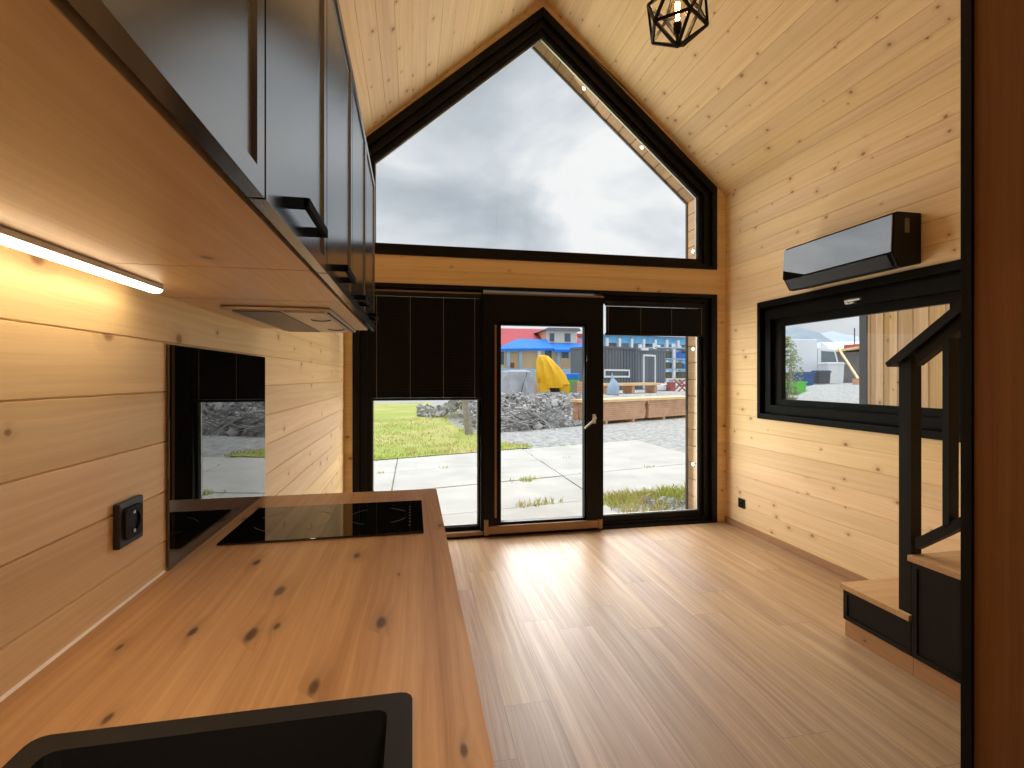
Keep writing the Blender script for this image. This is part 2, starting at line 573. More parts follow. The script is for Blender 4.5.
# ------------------------------------------------------------------ room shell
def planked(mb, mapf, u0, u1, v0, v1, width, voff, hole=None, g=0.0022, depth=0.0035):
    """boards along u laid along v; mapf(u, v, d) -> point, d is depth behind the face"""
    k = math.floor((v0 - voff) / width)
    while True:
        a = voff + k * width
        b = a + width
        k += 1
        if a >= v1 - 1e-6:
            break
        a0, b0 = max(a, v0), min(b, v1)
        if b0 - a0 < 1e-4:
            continue
        cuts = [a0, b0]
        if hole:
            cuts = sorted(set(cuts + [h for h in (hole[2], hole[3]) if a0 < h < b0]))
        for p, q in zip(cuts, cuts[1:]):
            m = (p + q) / 2
            segs = [(u0, u1)]
            if hole and hole[2] < m < hole[3]:
                segs = [(u0, hole[0]), (hole[1], u1)]
            gp = g if abs(p - a) < 1e-6 else 0
            gq = g if abs(q - b) < 1e-6 else 0
            for s0, s1 in segs:
                mb.face([mapf(s0, p + gp, 0), mapf(s1, p + gp, 0), mapf(s1, q - gq, 0), mapf(s0, q - gq, 0)])
                if gp:
                    mb.face([mapf(s0, p, depth), mapf(s1, p, depth), mapf(s1, p + gp, 0), mapf(s0, p + gp, 0)])
                if gq:
                    mb.face([mapf(s0, q - gq, 0), mapf(s1, q - gq, 0), mapf(s1, q, depth), mapf(s0, q, depth)])


def structure(o, label, cat):
    return tag(o, label, cat, kind='structure')


WY0, WY1, WZ0, WZ1 = 1.95, 3.61, 0.971, 1.918   # side window, outer frame
mb = MB()
mb.box(XL - 0.1, XR + 0.1, YB, YF + 0.26, -0.12, 0.0)
structure(mb.build('floor', M['floor']), 'warm oak laminate floor with long planks running to the doors', 'floor')

mb = MB()
planked(mb, lambda u, v, d: (XL - d, u, v), YB, YF, 0.0, ZL, LWW, LW0)
mb.box(XL - 0.16, XL - 0.006, YB, YF + 0.2, -0.1, ZL + 0.1)
structure(mb.build('wall_left', M['wall_left'], recalc=False), 'pale spruce board wall behind the kitchen worktop', 'wall')

mb = MB()
planked(mb, lambda u, v, d: (XR + d, u, v), YB, YF, 0.0, KZ, RWW, RW0, hole=(WY0, WY1, WZ0, WZ1))
for (a, b, c, d) in ((YB, WY0, -0.1, KZ + 0.1), (WY1, YF + 0.2, -0.1, KZ + 0.1), (WY0, WY1, -0.1, WZ0), (WY0, WY1, WZ1, KZ + 0.1)):
    mb.box(XR + 0.006, XR + 0.16, a, b, c, d)
structure(mb.build('wall_right', M['wall_right'], recalc=False), 'pale spruce board wall with the wide low window', 'wall')

LEN = (XR - RX) / ca
mb = MB()
planked(mb, lambda u, v, d: (RX + v * ca + d * sa, u, RZ - v * sa + d * ca), YB, YF, 0.0, LEN, 0.131, 0.0)
mb.prism([(RX, RZ + 0.01), (XR + 0.2, RZ + 0.01 - SLOPE * (XR + 0.2 - RX)), (XR + 0.2, RZ + 0.2 - SLOPE * (XR + 0.2 - RX)), (RX, RZ + 0.2)], 1, YB, YF + 0.2)
structure(mb.build('ceiling', M['ceil_right'], recalc=False), 'pale knotty spruce slope of the roof above the air conditioner', 'ceiling')
mb = MB()
LEN2 = (RX - XL) / ca
planked(mb, lambda u, v, d: (RX - v * ca - d * sa, u, RZ - v * sa + d * ca), YB, YF, 0.0, LEN2, 0.131, 0.0)
mb.prism([(RX, RZ + 0.01), (XL - 0.2, RZ + 0.01 - SLOPE * (RX - XL + 0.2)), (XL - 0.2, RZ + 0.2 - SLOPE * (RX - XL + 0.2)), (RX, RZ + 0.2)], 1, YB, YF + 0.2)
structure(mb.build('ceiling', M['ceil_left'], recalc=False), 'pale knotty spruce slope of the roof above the kitchen cabinets', 'ceiling')

# front wall, with the gable opening and the door opening
GAB = [(-0.46, 2.278), (2.69, 2.278), (2.69, 3.016), (1.07, 4.411), (-0.46, 4.411 - 0.861 * 1.53)]
DX0, DX1, DZ1 = -0.46, 2.69, 2.052
mb = MB()
y0, y1 = YF, YF + 0.2


def fpanel(poly):
    mb.prism(poly, 1, y0, y1)


fpanel([(XL - .05, -0.1), (DX0, -0.1), (DX0, 3.0), (XL - .05, 3.0)])
fpanel([(DX1, -0.1), (XR + .05, -0.1), (XR + .05, 3.016), (DX1, 3.016)])
planked(mb, lambda u, v, d: (u, YF + d, v), DX0, DX1, DZ1, 2.278, RWW, RW0)
mb.box(DX0, DX1, YF + 0.006, y1, DZ1, 2.278)
ztop = lambda x: RZ - SLOPE * abs(x - RX) + 0.05
fpanel([(DX1, 3.016), (XR + .05, 3.016), (XR + .05, ztop(XR + .05)), (RX, ztop(RX)), (RX, 4.411)])
fpanel([(RX, 4.411), (RX, ztop(RX)), (XL - .05, ztop(XL - .05)), (XL - .05, 3.0), (DX0, 3.0), (DX0, GAB[4][1])])
structure(mb.build('wall_front', M['wall_front'], recalc=False), 'spruce front wall around the gable window and the glazed doors', 'wall')

mb = MB()
mb.box(XL - 0.1, XR + 0.1, YB - 0.15, YB, -0.1, RZ + 0.3)
structure(mb.build('wall_back', M['wall_front']), 'spruce wall at the far back of the house', 'wall')
mb = MB()
mb.box(XL, XR, YB, 0.12, 2.26, 2.42)
structure(mb.build('trim_2', M['cabinet_oak']), 'oak sleeping loft floor above the back of the house', 'loft')
mb = MB()
mb.box(0.996, 1.09, -1.4, 0.718, 0.0, 2.26)
structure(mb.build('wall_partition', M['partition_oak']), 'dark oak partition panel at the right edge', 'wall')
mb = MB()
mb.box(0.99, 1.096, 0.7185, 0.7365, 0.0, 2.26)
structure(mb.build('trim_1', M['black_matt']), 'black edge strip on the end of the oak partition', 'trim')
mb = MB()
mb.box(XR - 0.013, XR + 0.001, 2.13, YF, 0.0, 0.052, 0.002)
structure(mb.build('baseboard_right', M['baseboard']), 'low oak baseboard along the window wall', 'baseboard')
mb = MB()
mb.prism([(XL, 0.889), (XL + 0.0035, 0.889), (XL, 0.8945)], 1, -0.6, 1.2)
structure(mb.build('trim_3', M['silicone']), 'white sealant bead between worktop and board wall', 'trim')

# ------------------------------------------------------------------ gable window
ds = [0.10, 0.155, 0.158, 0.165, 0.165]
r0 = GAB
r1 = inset(GAB, [0.028, 0.045, 0.06, 0.06, 0.045])
r2 = inset(GAB, [0.064, 0.11, 0.12, 0.12, 0.11])
r3 = inset(GAB, ds)
w = thing('window_1', (1.07, YF, 2.278), 'large black framed gable window under the roof ridge', 'window', kind='structure')
mb = MB()
mb.ring(r0, r1, 1, YF - 0.012, YF + 0.15)
mb.ring(r1, r2, 1, YF + 0.022, YF + 0.14)
mb.ring(r2, r3, 1, YF + 0.045, YF + 0.09)
mb.build('frame', M['black_frame'], w)
mb = MB()
mb.ring(inset(GAB, [d - 0.002 for d in ds]), inset(GAB, [d + 0.007 for d in ds]), 1, YF + 0.070, YF + 0.086)
mb.build('glazing_spacer', M['silver'], w)
mb = MB()
mb.prism(inset(GAB, [d - 0.01 for d in ds]), 1, YF + 0.062, YF + 0.068)
mb.build('pane', M['pane'], w)

# outdoor reveal round the gable window and the doors
RVX = 2.56
mb = MB()
yr0, yr1 = YF + 0.12, YF + 0.262
nb = 30
for k in range(nb):
    a = 0.0 + k * 0.155 + 0.05 - 0.155
    b = a + 0.155 - 0.006
    if a > 2.93:
        break
    mb.box(RVX, RVX + 0.02, yr0, yr1, max(a, -0.1), min(b, 2.96))
mb.box(RVX + 0.02, XR + 0.1, yr0 + 0.082, yr1, -0.12, 3.0)
structure(mb.build('trim_4', M['reveal']), 'larch boarded reveal outside the right window jamb', 'reveal')
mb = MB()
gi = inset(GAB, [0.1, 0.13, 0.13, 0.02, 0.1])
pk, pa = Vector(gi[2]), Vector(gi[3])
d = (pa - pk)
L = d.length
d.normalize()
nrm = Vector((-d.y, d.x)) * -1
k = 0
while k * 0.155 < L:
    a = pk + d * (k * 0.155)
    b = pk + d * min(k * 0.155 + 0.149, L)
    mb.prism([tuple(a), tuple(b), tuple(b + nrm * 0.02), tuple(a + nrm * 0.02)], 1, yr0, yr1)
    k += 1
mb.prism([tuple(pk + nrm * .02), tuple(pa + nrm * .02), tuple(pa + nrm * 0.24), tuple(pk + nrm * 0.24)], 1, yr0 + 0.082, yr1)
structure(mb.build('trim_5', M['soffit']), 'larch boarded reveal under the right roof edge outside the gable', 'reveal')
mb = MB()
mb.box(RVX - 0.012, RVX + 0.02, yr1, yr1 + 0.02, -0.1, gi[2][1])
q0, q1 = pk - nrm * 0.012, pa - nrm * 0.012
mb.prism([tuple(q0), tuple(q1), tuple(pa + nrm * 0.03), tuple(pk + nrm * 0.03)], 1, yr1, yr1 + 0.02)
structure(mb.build('trim_6', M['edge_metal']), 'thin grey metal edge around the outside of the reveal', 'trim')

# small outdoor spotlights set in the reveal
SPOTS = [((1.518, 3.904), 's', 'small lit spotlight in the sloping reveal, nearest the roof ridge'),
         ((2.063, 3.421), 's', 'small lit spotlight in the sloping reveal, nearer the right eave'),
         ((RVX, 2.478), 'w', 'small lit spotlight low in the corner beside the gable window'),
         ((RVX, 1.571), 'w', 'small lit spotlight in the door reveal at blind height'),
         ((RVX, 0.499), 'w', 'small lit spotlight low in the door reveal near the ground')]
for (px, pz), kd, lb in SPOTS:
    if kd == 's':
        # project on the sloping face
        v = Vector((px, pz)) - pk
        p = pk + d * v.dot(d)
        n2d = -nrm
    else:
        p = Vector((px, pz))
        n2d = Vector((-1, 0))
    ny = YF + 0.16
    c = Vector((p.x, ny, p.y))
    n3 = Vector((n2d.x, 0, n2d.y))
    s = thing('spotlight', tuple(c), lb, 'spotlight', 'spotlights in the outdoor reveal')
    rot = n3.to_track_quat('Z', 'Y').to_matrix().to_4x4()
    mb = MB()
    mb.lathe((0, 0, 0), [(0.022, 0.0), (0.022, 0.004), (0.016, 0.006)], 16)
    mb.xform(Matrix.Translation(c) @ rot)
    mb.build('rim', M['steel'], s)
    mb = MB()
    mb.lathe((0, 0, 0.005), [(0.015, 0.0), (0.015, 0.003), (0.007, 0.007)], 16)
    mb.xform(Matrix.Translation(c) @ rot)
    mb.build('lens', M['spot'], s)


# ------------------------------------------------------------------ glazed door front
def rect(x0, x1, z0, z1):
    return [(x0, z0), (x1, z0), (x1, z1), (x0, z1)]


def window_unit(name, lb, cat, outer, steps, pane_y, mat=None):
    """steps: list of (inset4 bottom,right,top,left) with (front, back) depth of the ring outside it"""
    w = thing(name, ((outer[0][0] + outer[1][0]) / 2, YF, outer[0][1]), lb, cat, kind='structure')
    mb = MB()
    prev = outer
    for ins, fa, ba in steps:
        cur = inset(outer, ins)
        mb.ring(prev, cur, 1, YF + fa, YF + ba)
        prev = cur
    mb.build('frame', M['black_frame'], w)
    mb = MB()
    mb.ring(inset(prev, [-0.002] * 4), inset(prev, [0.006] * 4), 1, YF + pane_y + 0.008, YF + pane_y + 0.02)
    mb.build('glazing_spacer', M['silver'], w)
    mb = MB()
    g = inset(prev, [-0.008] * 4)
    mb.prism(g, 1, YF + pane_y, YF + pane_y + 0.006)
    mb.build('pane', M['pane'], w)
    return w


PX1, PX2 = 0.545, 1.623
window_unit('window_3', 'tall fixed pane left of the glazed door with the lowered blind', 'window', rect(DX0, PX1, 0.0, DZ1),
            [((0.02, 0.0, 0.03, 0.05), -0.012, 0.15), ((0.05, 0.0, 0.06, 0.11), 0.03, 0.14), ((0.078, 0.014, 0.10, 0.146), 0.05, 0.12)], 0.078)
window_unit('window_4', 'tall fixed pane right of the glazed door with the raised blind', 'window', rect(PX2 - 0.02, DX1, 0.0, DZ1),
            [((0.02, 0.05, 0.03, 0.0), -0.012, 0.15), ((0.05, 0.11, 0.06, 0.01), 0.03, 0.14), ((0.10, 0.145, 0.10, 0.02), 0.05, 0.085)], 0.064)
dr = thing('door_1', (1.08, YF, 0.0), 'black framed glazed terrace door in the middle of the front wall', 'door', kind='structure')
mb = MB()
o = rect(PX1, PX2 - 0.02, 0.0, DZ1)
a = inset(o, [0.022, 0.025, 0.03, 0.02])
mb.ring(o, a, 1, YF - 0.012, YF + 0.15)
mb.build('frame', M['black_frame'], dr)
lf = rect(0.565, 1.585, 0.024, 2.0)
mb = MB()
b1 = inset(lf, [0.07, 0.135, 0.235, 0.11])
b2 = inset(lf, [0.088, 0.15, 0.262, 0.148])
mb.ring(lf, b1, 1, YF - 0.03, YF + 0.06)
mb.ring(b1, b2, 1, YF - 0.005, YF + 0.05)
leaf = mb.build('door_leaf', M['black_frame'], dr)
mb = MB()
mb.prism(inset(b2, [-0.008] * 4), 1, YF + 0.02, YF + 0.026)
mb.build('pane', M['pane'], leaf)
mb = MB()
mb.box(0.655, 0.672, YF - 0.036, YF - 0.028, 0.16, 1.735)
mb.build('edge_strip', M['bronze'], leaf)
mb = MB()
mb.box(0.59, 1.555, YF - 0.045, YF - 0.025, 0.03, 0.095, 0.003)
mb.box(0.568, 0.602, YF - 0.05, YF - 0.025, 0.022, 0.15, 0.004)
mb.box(1.545, 1.582, YF - 0.05, YF - 0.025, 0.022, 0.1, 0.004)
tag(mb.build('kick_rail', M['bronze'], dr), 'bronze metal rail along the door foot')
mb = MB()
mb.box(0.56, 1.60, YF - 0.036, YF - 0.012, 1.985, 2.0, 0.002)
tag(mb.build('top_track', M['bronze'], dr), 'thin bronze track above the door')
mb = MB()
mb.box(0.195, 0.565, YF - 0.02, YF + 0.02, 0.02, 0.05, 0.002)
mb.box(-0.40, 0.55, YF - 0.02, YF - 0.005, 1.985, 1.997, 0.002)
tag(mb.build('side_track', M['bronze'], dr), 'bronze sliding tracks beside the door')
mb = MB()
hx, hz = 1.51, 0.965
mb.box(hx - 0.016, hx + 0.016, YF - 0.044, YF - 0.03, hz - 0.05, hz + 0.03, 0.005)
mb.tube([(hx, YF - 0.04, hz), (hx, YF - 0.075, hz), (hx - 0.012, YF - 0.085, hz - 0.012), (hx - 0.10, YF - 0.085, hz - 0.085)], [0.011, 0.011, 0.011, 0.009], 12)
tag(mb.build('handle', M['silver'], dr, smooth=True), 'silver lever handle')


# ------------------------------------------------------------------ venetian blinds
def blind(x0, x1, zbot, ztop, nsl, closed, cords, lb):
    t = thing('venetian_blind', ((x0 + x1) / 2, YF - 0.03, ztop), lb, 'blind', 'black venetian blinds on the door front')
    mb = MB()
    mb.box(x0, x1, YF - 0.05, YF - 0.014, ztop - 0.035, ztop, 0.003)
    mb.build('headrail', M['black_matt'], t)
    mb = MB()
    zs0, zs1 = zbot + 0.022, ztop - 0.04
    for k in range(nsl):
        z = zs0 + (zs1 - zs0) * (k + 0.5) / nsl
        sp = (zs1 - zs0) / nsl
        if closed:
            hh = sp * 0.56
            mb.bar((x0 + 0.004, YF - 0.030, z), (x1 - 0.004, YF - 0.030, z), 0.0012, hh * 2.0, roll=(0, -0.22, 1))
        else:
            mb.bar((x0 + 0.004, YF - 0.030, z), (x1 - 0.004, YF - 0.030, z), 0.025, 0.0012, roll=(0, 0.1, 1))
    mb.build('slats', M['blind'], t)
    mb = MB()
    mb.box(x0, x1, YF - 0.046, YF - 0.018, zbot, zbot + 0.02, 0.003)
    mb.build('bottom_rail', M['black_matt'], t)
    for cx in cords:
        mb = MB()
        mb.tube([(cx, YF - 0.050, zbot + 0.015), (cx, YF - 0.050, ztop - 0.03)], 0.0016, 6)
        mb.build('ladder_cord', M['cord'], t)
    return t


blind(-0.315, 0.542, 1.125, 1.98, 34, True, [-0.275, -0.02, 0.24, 0.49], 'black venetian blind lowered over the upper half of the left pane')
blind(1.615, 2.545, 1.668, 1.955, 16, True, [1.632, 1.93, 2.22, 2.51], 'black venetian blind drawn up at the top of the right pane')

# ------------------------------------------------------------------ side window
w = thing('window_2', (XR, (WY0 + WY1) / 2, WZ0), 'wide low black tilt window in the right wall under the air conditioner', 'window', kind='structure')


def yrect(y0, y1, z0, z1):
    return [(y0, z0), (y1, z0), (y1, z1), (y0, z1)]


o = yrect(WY0, WY1, WZ0, WZ1)
mb = MB()
a = inset(o, [0.045, 0.035, 0.05, 0.035])
b = inset(o, [0.06, 0.06, 0.07, 0.06])
mb.ring(o, a, 0, XR - 0.012, XR + 0.14)
mb.ring(a, b, 0, XR + 0.04, XR + 0.13)
mb.build('frame', M['black_frame'], w)
mb = MB()
s1 = inset(o, [0.115, 0.12, 0.15, 0.12])
s2 = inset(o, [0.165, 0.205, 0.21, 0.21])
mb.ring(b, s1, 0, XR + 0.015, XR + 0.09)
mb.ring(s1, s2, 0, XR + 0.045, XR + 0.085)
sash = mb.build('sash', M['black_frame'], w)
mb = MB()
mb.prism(inset(s2, [-0.008] * 4), 0, XR + 0.072, XR + 0.078)
mb.build('pane', M['pane'], sash)
mb = MB()
mb.box(XR - 0.01, XR + 0.016, 2.70, 2.77, 1.785, 1.815, 0.005)
mb.tube([(XR, 2.735, 1.80), (XR - 0.035, 2.735, 1.80), (XR - 0.042, 2.725, 1.80), (XR - 0.042, 2.62, 1.80)], [0.010, 0.010, 0.010, 0.008], 12)
tag(mb.build('handle', M['silver'], sash, smooth=True), 'silver window handle')

# ------------------------------------------------------------------ air conditioner
t = thing('air_conditioner', (XR, 2.68, 1.93), 'glossy black wall air conditioner above the wide side window', 'air conditioner')
ay0, ay1 = 2.272, 3.092
prof = [(XR, 1.945), (XR, 2.226), (2.625, 2.226), (2.606, 2.220), (2.597, 2.205), (2.588, 1.998), (2.63, 1.926), (2.66, 1.922)]
mb = MB()
mb.prism(prof, 1, ay0, ay1)
bmesh.ops.bevel(mb.b, geom=[e for e in mb.b.edges if abs(e.verts[0].co.y - e.verts[1].co.y) < 1e-6], offset=0.005, segments=2, affect='EDGES')
mb.build('body', M['black_matt'], t)
mb = MB()
mb.prism([(2.5955, 2.205), (2.5865, 2.0), (2.5795, 2.0), (2.5885, 2.205)], 1, ay0 + 0.004, ay1 - 0.004)
mb.build('front_panel', M['panel_glass'], t)
mb = MB()
mb.prism([(2.588, 1.994), (2.628, 1.928), (2.622, 1.924), (2.582, 1.990)], 1, ay0 + 0.03, ay1 - 0.03)
mb.build('air_flap', M['black_satin'], t)
mb = MB()
mb.box(2.67, 2.70, ay0 - 0.0015, ay0 + 0.002, 2.11, 2.19)
tag(mb.build('rating_label', M['label'], t), 'small grey label on the end cap')


# ------------------------------------------------------------------ wall sockets
def socket(face, c, sz, lb):
    """face: +1 looks towards +X, -1 towards -X"""
    t = thing('wall_socket', c, lb, 'socket', 'black wall sockets')
    x = c[0]
    f = face
    X = lambda d0, d1: (min(x + f * d0, x + f * d1), max(x + f * d0, x + f * d1))
    h = sz / 2
    mb = MB()
    mb.box(*X(0, 0.011), c[1] - h, c[1] + h, c[2] - h, c[2] + h, 0.003)
    mb.build('cover_frame', M['black_satin'], t)
    hi = h * 0.70
    mb = MB()
    mb.ring([(c[1] - hi, c[2] - hi), (c[1] + hi, c[2] - hi), (c[1] + hi, c[2] + hi), (c[1] - hi, c[2] + hi)] if False else
            [(c[1] + hi * q * math.cos(a), c[2] + hi * q * math.sin(a)) for a, q in [(2 * PI * (k + .5) / 32, 1 / max(abs(math.cos(2 * PI * (k + .5) / 32)), abs(math.sin(2 * PI * (k + .5) / 32)))) for k in range(32)]],
            [(c[1] + hi * 0.70 * math.cos(2 * PI * (k + .5) / 32), c[2] + hi * 0.70 * math.sin(2 * PI * (k + .5) / 32)) for k in range(32)],
            0, *X(0.010, 0.0155))
    ins = mb.build('insert', M['black_matt'], t)
    mb = MB()
    mb.lathe((x + f * 0.0112, c[1], c[2]), [(hi * 0.66, 0), (hi * 0.66, 0.0008 * f)], 24, 'x')
    mb.build('recess', M['black_rail'], t)
    for s in (-1, 1):
        mb = MB()
        mb.box(*X(0.0118, 0.0155), c[1] - 0.004, c[1] + 0.004, c[2] + s * hi * 0.62 - 0.003, c[2] + s * hi * 0.62 + 0.003)
        tag(mb.build('earth_clip', M['steel'], t), 'metal earth clip')
    return t


socket(1, (XL, 1.049, 1.041), 0.082, 'black square socket on the board wall above the worktop')
socket(-1, (XR, 3.815, 0.222), 0.08, 'small black socket low on the right wall near the front corner')

# ------------------------------------------------------------------ kitchen: worktop, sink, hob, splashback
CZ = 0.89
CX1 = 0.0868
CY0, CY1 = -0.6, 1.889
SK = []
for cx_, cy_, a0 in ((-0.0004 - 0.016, 0.156, -0.5), (-0.0004 - 0.016, 0.669 - 0.016, 0.0), (-0.4275 + 0.016, 0.669 - 0.016, 0.5), (-0.4275 + 0.016, 0.156, 1.0)):
    for q in range(4):
        SK.append((cx_ + 0.016 * math.cos(PI * (a0 + q / 6)), cy_ + 0.016 * math.sin(PI * (a0 + q / 6))))
hx0, hx1, hy0, hy1 = -0.405, -0.022, 0.165, 0.645
kx0, kx1, ky0, ky1 = -0.47, 0.02, 1.365, 1.69
mb = MB()
xs = sorted([XL, hx0, hx1, kx0, kx1, CX1])
ys = sorted([CY0, hy0, hy1, ky0, ky1, CY1])
z0, z1 = CZ - 0.038, CZ
inh = lambda x, y: (hx0 < x < hx1 and hy0 < y < hy1) or (kx0 < x < kx1 and ky0 < y < ky1)
cell = lambda i, j: 0 <= i < 5 and 0 <= j < 5 and not inh((xs[i] + xs[i + 1]) / 2, (ys[j] + ys[j + 1]) / 2)
vt = {}


def wv(i, j, z):
    key = (i, j, z)
    if key not in vt:
        vt[key] = mb.b.verts.new((xs[i], ys[j], z))
    return vt[key]


for i in range(5):
    for j in range(5):
        if not cell(i, j):
            continue
        mb.b.faces.new((wv(i, j, z1), wv(i + 1, j, z1), wv(i + 1, j + 1, z1), wv(i, j + 1, z1)))
        mb.b.faces.new((wv(i, j, z0), wv(i, j + 1, z0), wv(i + 1, j + 1, z0), wv(i + 1, j, z0)))
        for di, dj, A, B in ((-1, 0, (i, j), (i, j + 1)), (1, 0, (i + 1, j + 1), (i + 1, j)), (0, -1, (i + 1, j), (i, j)), (0, 1, (i, j + 1), (i + 1, j + 1))):
            if not cell(i + di, j + dj):
                mb.b.faces.new((wv(*A, z0), wv(*A, z1), wv(*B, z1), wv(*B, z0)))
es = [e for e in mb.b.edges if all(abs(v.co.z - z1) < 1e-5 and (abs(v.co.x - CX1) < 1e-5) for v in e.verts)]
es += [e for e in mb.b.edges if all(abs(v.co.z - z1) < 1e-5 and (abs(v.co.y - CY1) < 1e-5) for v in e.verts)]
bmesh.ops.bevel(mb.b, geom=es, offset=0.002, segments=2, affect='EDGES')
tag(mb.build('worktop', M['worktop'], org=(-0.22, 0.6, CZ - 0.038)), 'long knotty oak kitchen worktop along the left wall', 'worktop')

t = thing('kitchen_sink', (-0.22, 0.4, CZ), 'black composite sink set in the front of the oak worktop', 'sink')
mb = MB()
sc_in = lambda d: [(-0.214 + (p[0] + 0.214) * (1 - d / 0.2135), 0.4045 + (p[1] - 0.4045) * (1 - d / 0.2645)) for p in SK]
rim_in = sc_in(0.030)
mb.ring(SK, rim_in, 2, CZ - 0.001, CZ + 0.006)
es = [e for e in mb.b.edges if all(v.co.z > CZ + 0.005 for v in e.verts) and e.is_manifold]
mb.build('rim', M['granite'], t)
mb = MB()
bot = sc_in(0.062)
n = len(bot)
A = [mb.b.verts.new((*p, CZ + 0.004)) for p in rim_in]
m1 = sc_in(0.042)
A2 = [mb.b.verts.new((*p, CZ - 0.17)) for p in m1]
B = [mb.b.verts.new((*p, CZ - 0.2)) for p in bot]
for P, Q in ((A, A2), (A2, B)):
    for i in range(n):
        mb.b.faces.new((P[i], P[(i + 1) % n], Q[(i + 1) % n], Q[i]))
mb.b.faces.new(B)
mb.build('bowl', M['granite'], t)
mb = MB()
mb.lathe((-0.22, 0.38, CZ - 0.199), [(0.045, 0), (0.045, 0.003), (0.03, 0.001)], 24)
tag(mb.build('drain', M['steel'], t), 'steel drain')

t = thing('induction_hob', (-0.22, 1.53, CZ), 'black glass induction hob set in the far end of the worktop', 'hob')
mb = MB()
mb.box(-0.478, 0.029, 1.353, 1.700, CZ + 0.0005, CZ + 0.006, 0.0015)
mb.build('glass_top', M['black_glass'], t)
mb = MB()
mb.box(kx0 + 0.01, kx1 - 0.01, ky0 + 0.01, ky1 - 0.01, CZ - 0.034, CZ + 0.0005)
mb.build('body', M['black_matt'], t)
for cx, cy, r in ((-0.10, 1.53, 0.085), (-0.335, 1.53, 0.105)):
    for a0 in (0.15, 0.65, 1.15, 1.65):
        mb = MB()
        pts = [(a0 * PI + 0.22 * PI * k / 8) for k in range(9)]
        o_ = [(cx + (r + 0.001) * math.cos(a), cy + (r + 0.001) * math.sin(a)) for a in pts]
        i_ = [(cx + (r - 0.001) * math.cos(a), cy + (r - 0.001) * math.sin(a)) for a in pts]
        mb.prism(o_ + i_[::-1], 2, CZ + 0.006, CZ + 0.0063)
        mb.build('zone_mark', M['print'], t)
for k in range(7):
    y = 1.42 + 0.033 * k
    mb = MB()
    mb.box(-0.011, -0.007, y - 0.004, y + 0.004, CZ + 0.006, CZ + 0.0063)
    mb.build('touch_key', M['print'], t)

t = thing('glass_splashback', (XL, 1.55, CZ), 'dark mirror glass panel on the wall behind the hob', 'splashback')
mb = MB()
mb.box(XL + 0.001, XL + 0.007, 1.203, 1.918, CZ + 0.001, 1.381, 0.001)
mb.build('glass', M['mirror_glass'], t)

# base cabinets that carry the worktop
BC = [(-0.58, 0.02), (0.02, 0.80), (0.80, 1.34), (1.34, 1.86)]
BL = ['black base cabinet at the near end of the worktop', 'black base cabinet under the sink', 'black base cabinet between sink and hob',
      'black base cabinet under the hob, nearest the doors']
for (a, b), lb in zip(BC, BL):
    t = thing('base_cabinet', (-0.22, (a + b) / 2, 0.0), lb, 'cabinet', 'black base cabinets under the worktop')
    mb = MB()
    for p in (a + 0.001, b - 0.019):
        mb.box(XL + 0.002, 0.04, p, p + 0.018, 0.09, CZ - 0.0385)
    mb.box(XL + 0.002, 0.04, a + 0.019, b - 0.019, 0.09, 0.108)
    mb.box(XL + 0.002, XL + 0.01, a + 0.019, b - 0.019, 0.108, CZ - 0.0385)
    mb.build('body', M['black_matt'], t)
    mb = MB()
    mb.box(-0.02, -0.004, a, b, 0.001, 0.09)
    mb.build('plinth', M['kick_oak'], t)
    mb = MB()
    y0_, y1_, z0_, z1_ = a + 0.002, b - 0.002, 0.095, CZ - 0.045
    mb.ring(yrect(y0_, y1_, z0_, z1_), inset(yrect(y0_, y1_, z0_, z1_), [0.07] * 4), 0, 0.041, 0.060)
    mb.box(0.041, 0.052, y0_ + 0.06, y1_ - 0.06, z0_ + 0.06, z1_ - 0.06)
    door = mb.build('door', M['door_lacquer'], t)
    mb = MB()
    ym = (a + b) / 2
    for s in (-1, 1):
        mb.box(0.060, 0.084, ym + s * 0.06 - 0.005, ym + s * 0.06 + 0.005, z1_ - 0.045, z1_ - 0.035)
    mb.box(0.076, 0.086, ym - 0.065, ym + 0.065, z1_ - 0.045, z1_ - 0.035)
    mb.build('handle', M['black_matt'], door)

# ------------------------------------------------------------------ wall cabinets
UB, UT = 1.480, 2.028
UX = -0.138


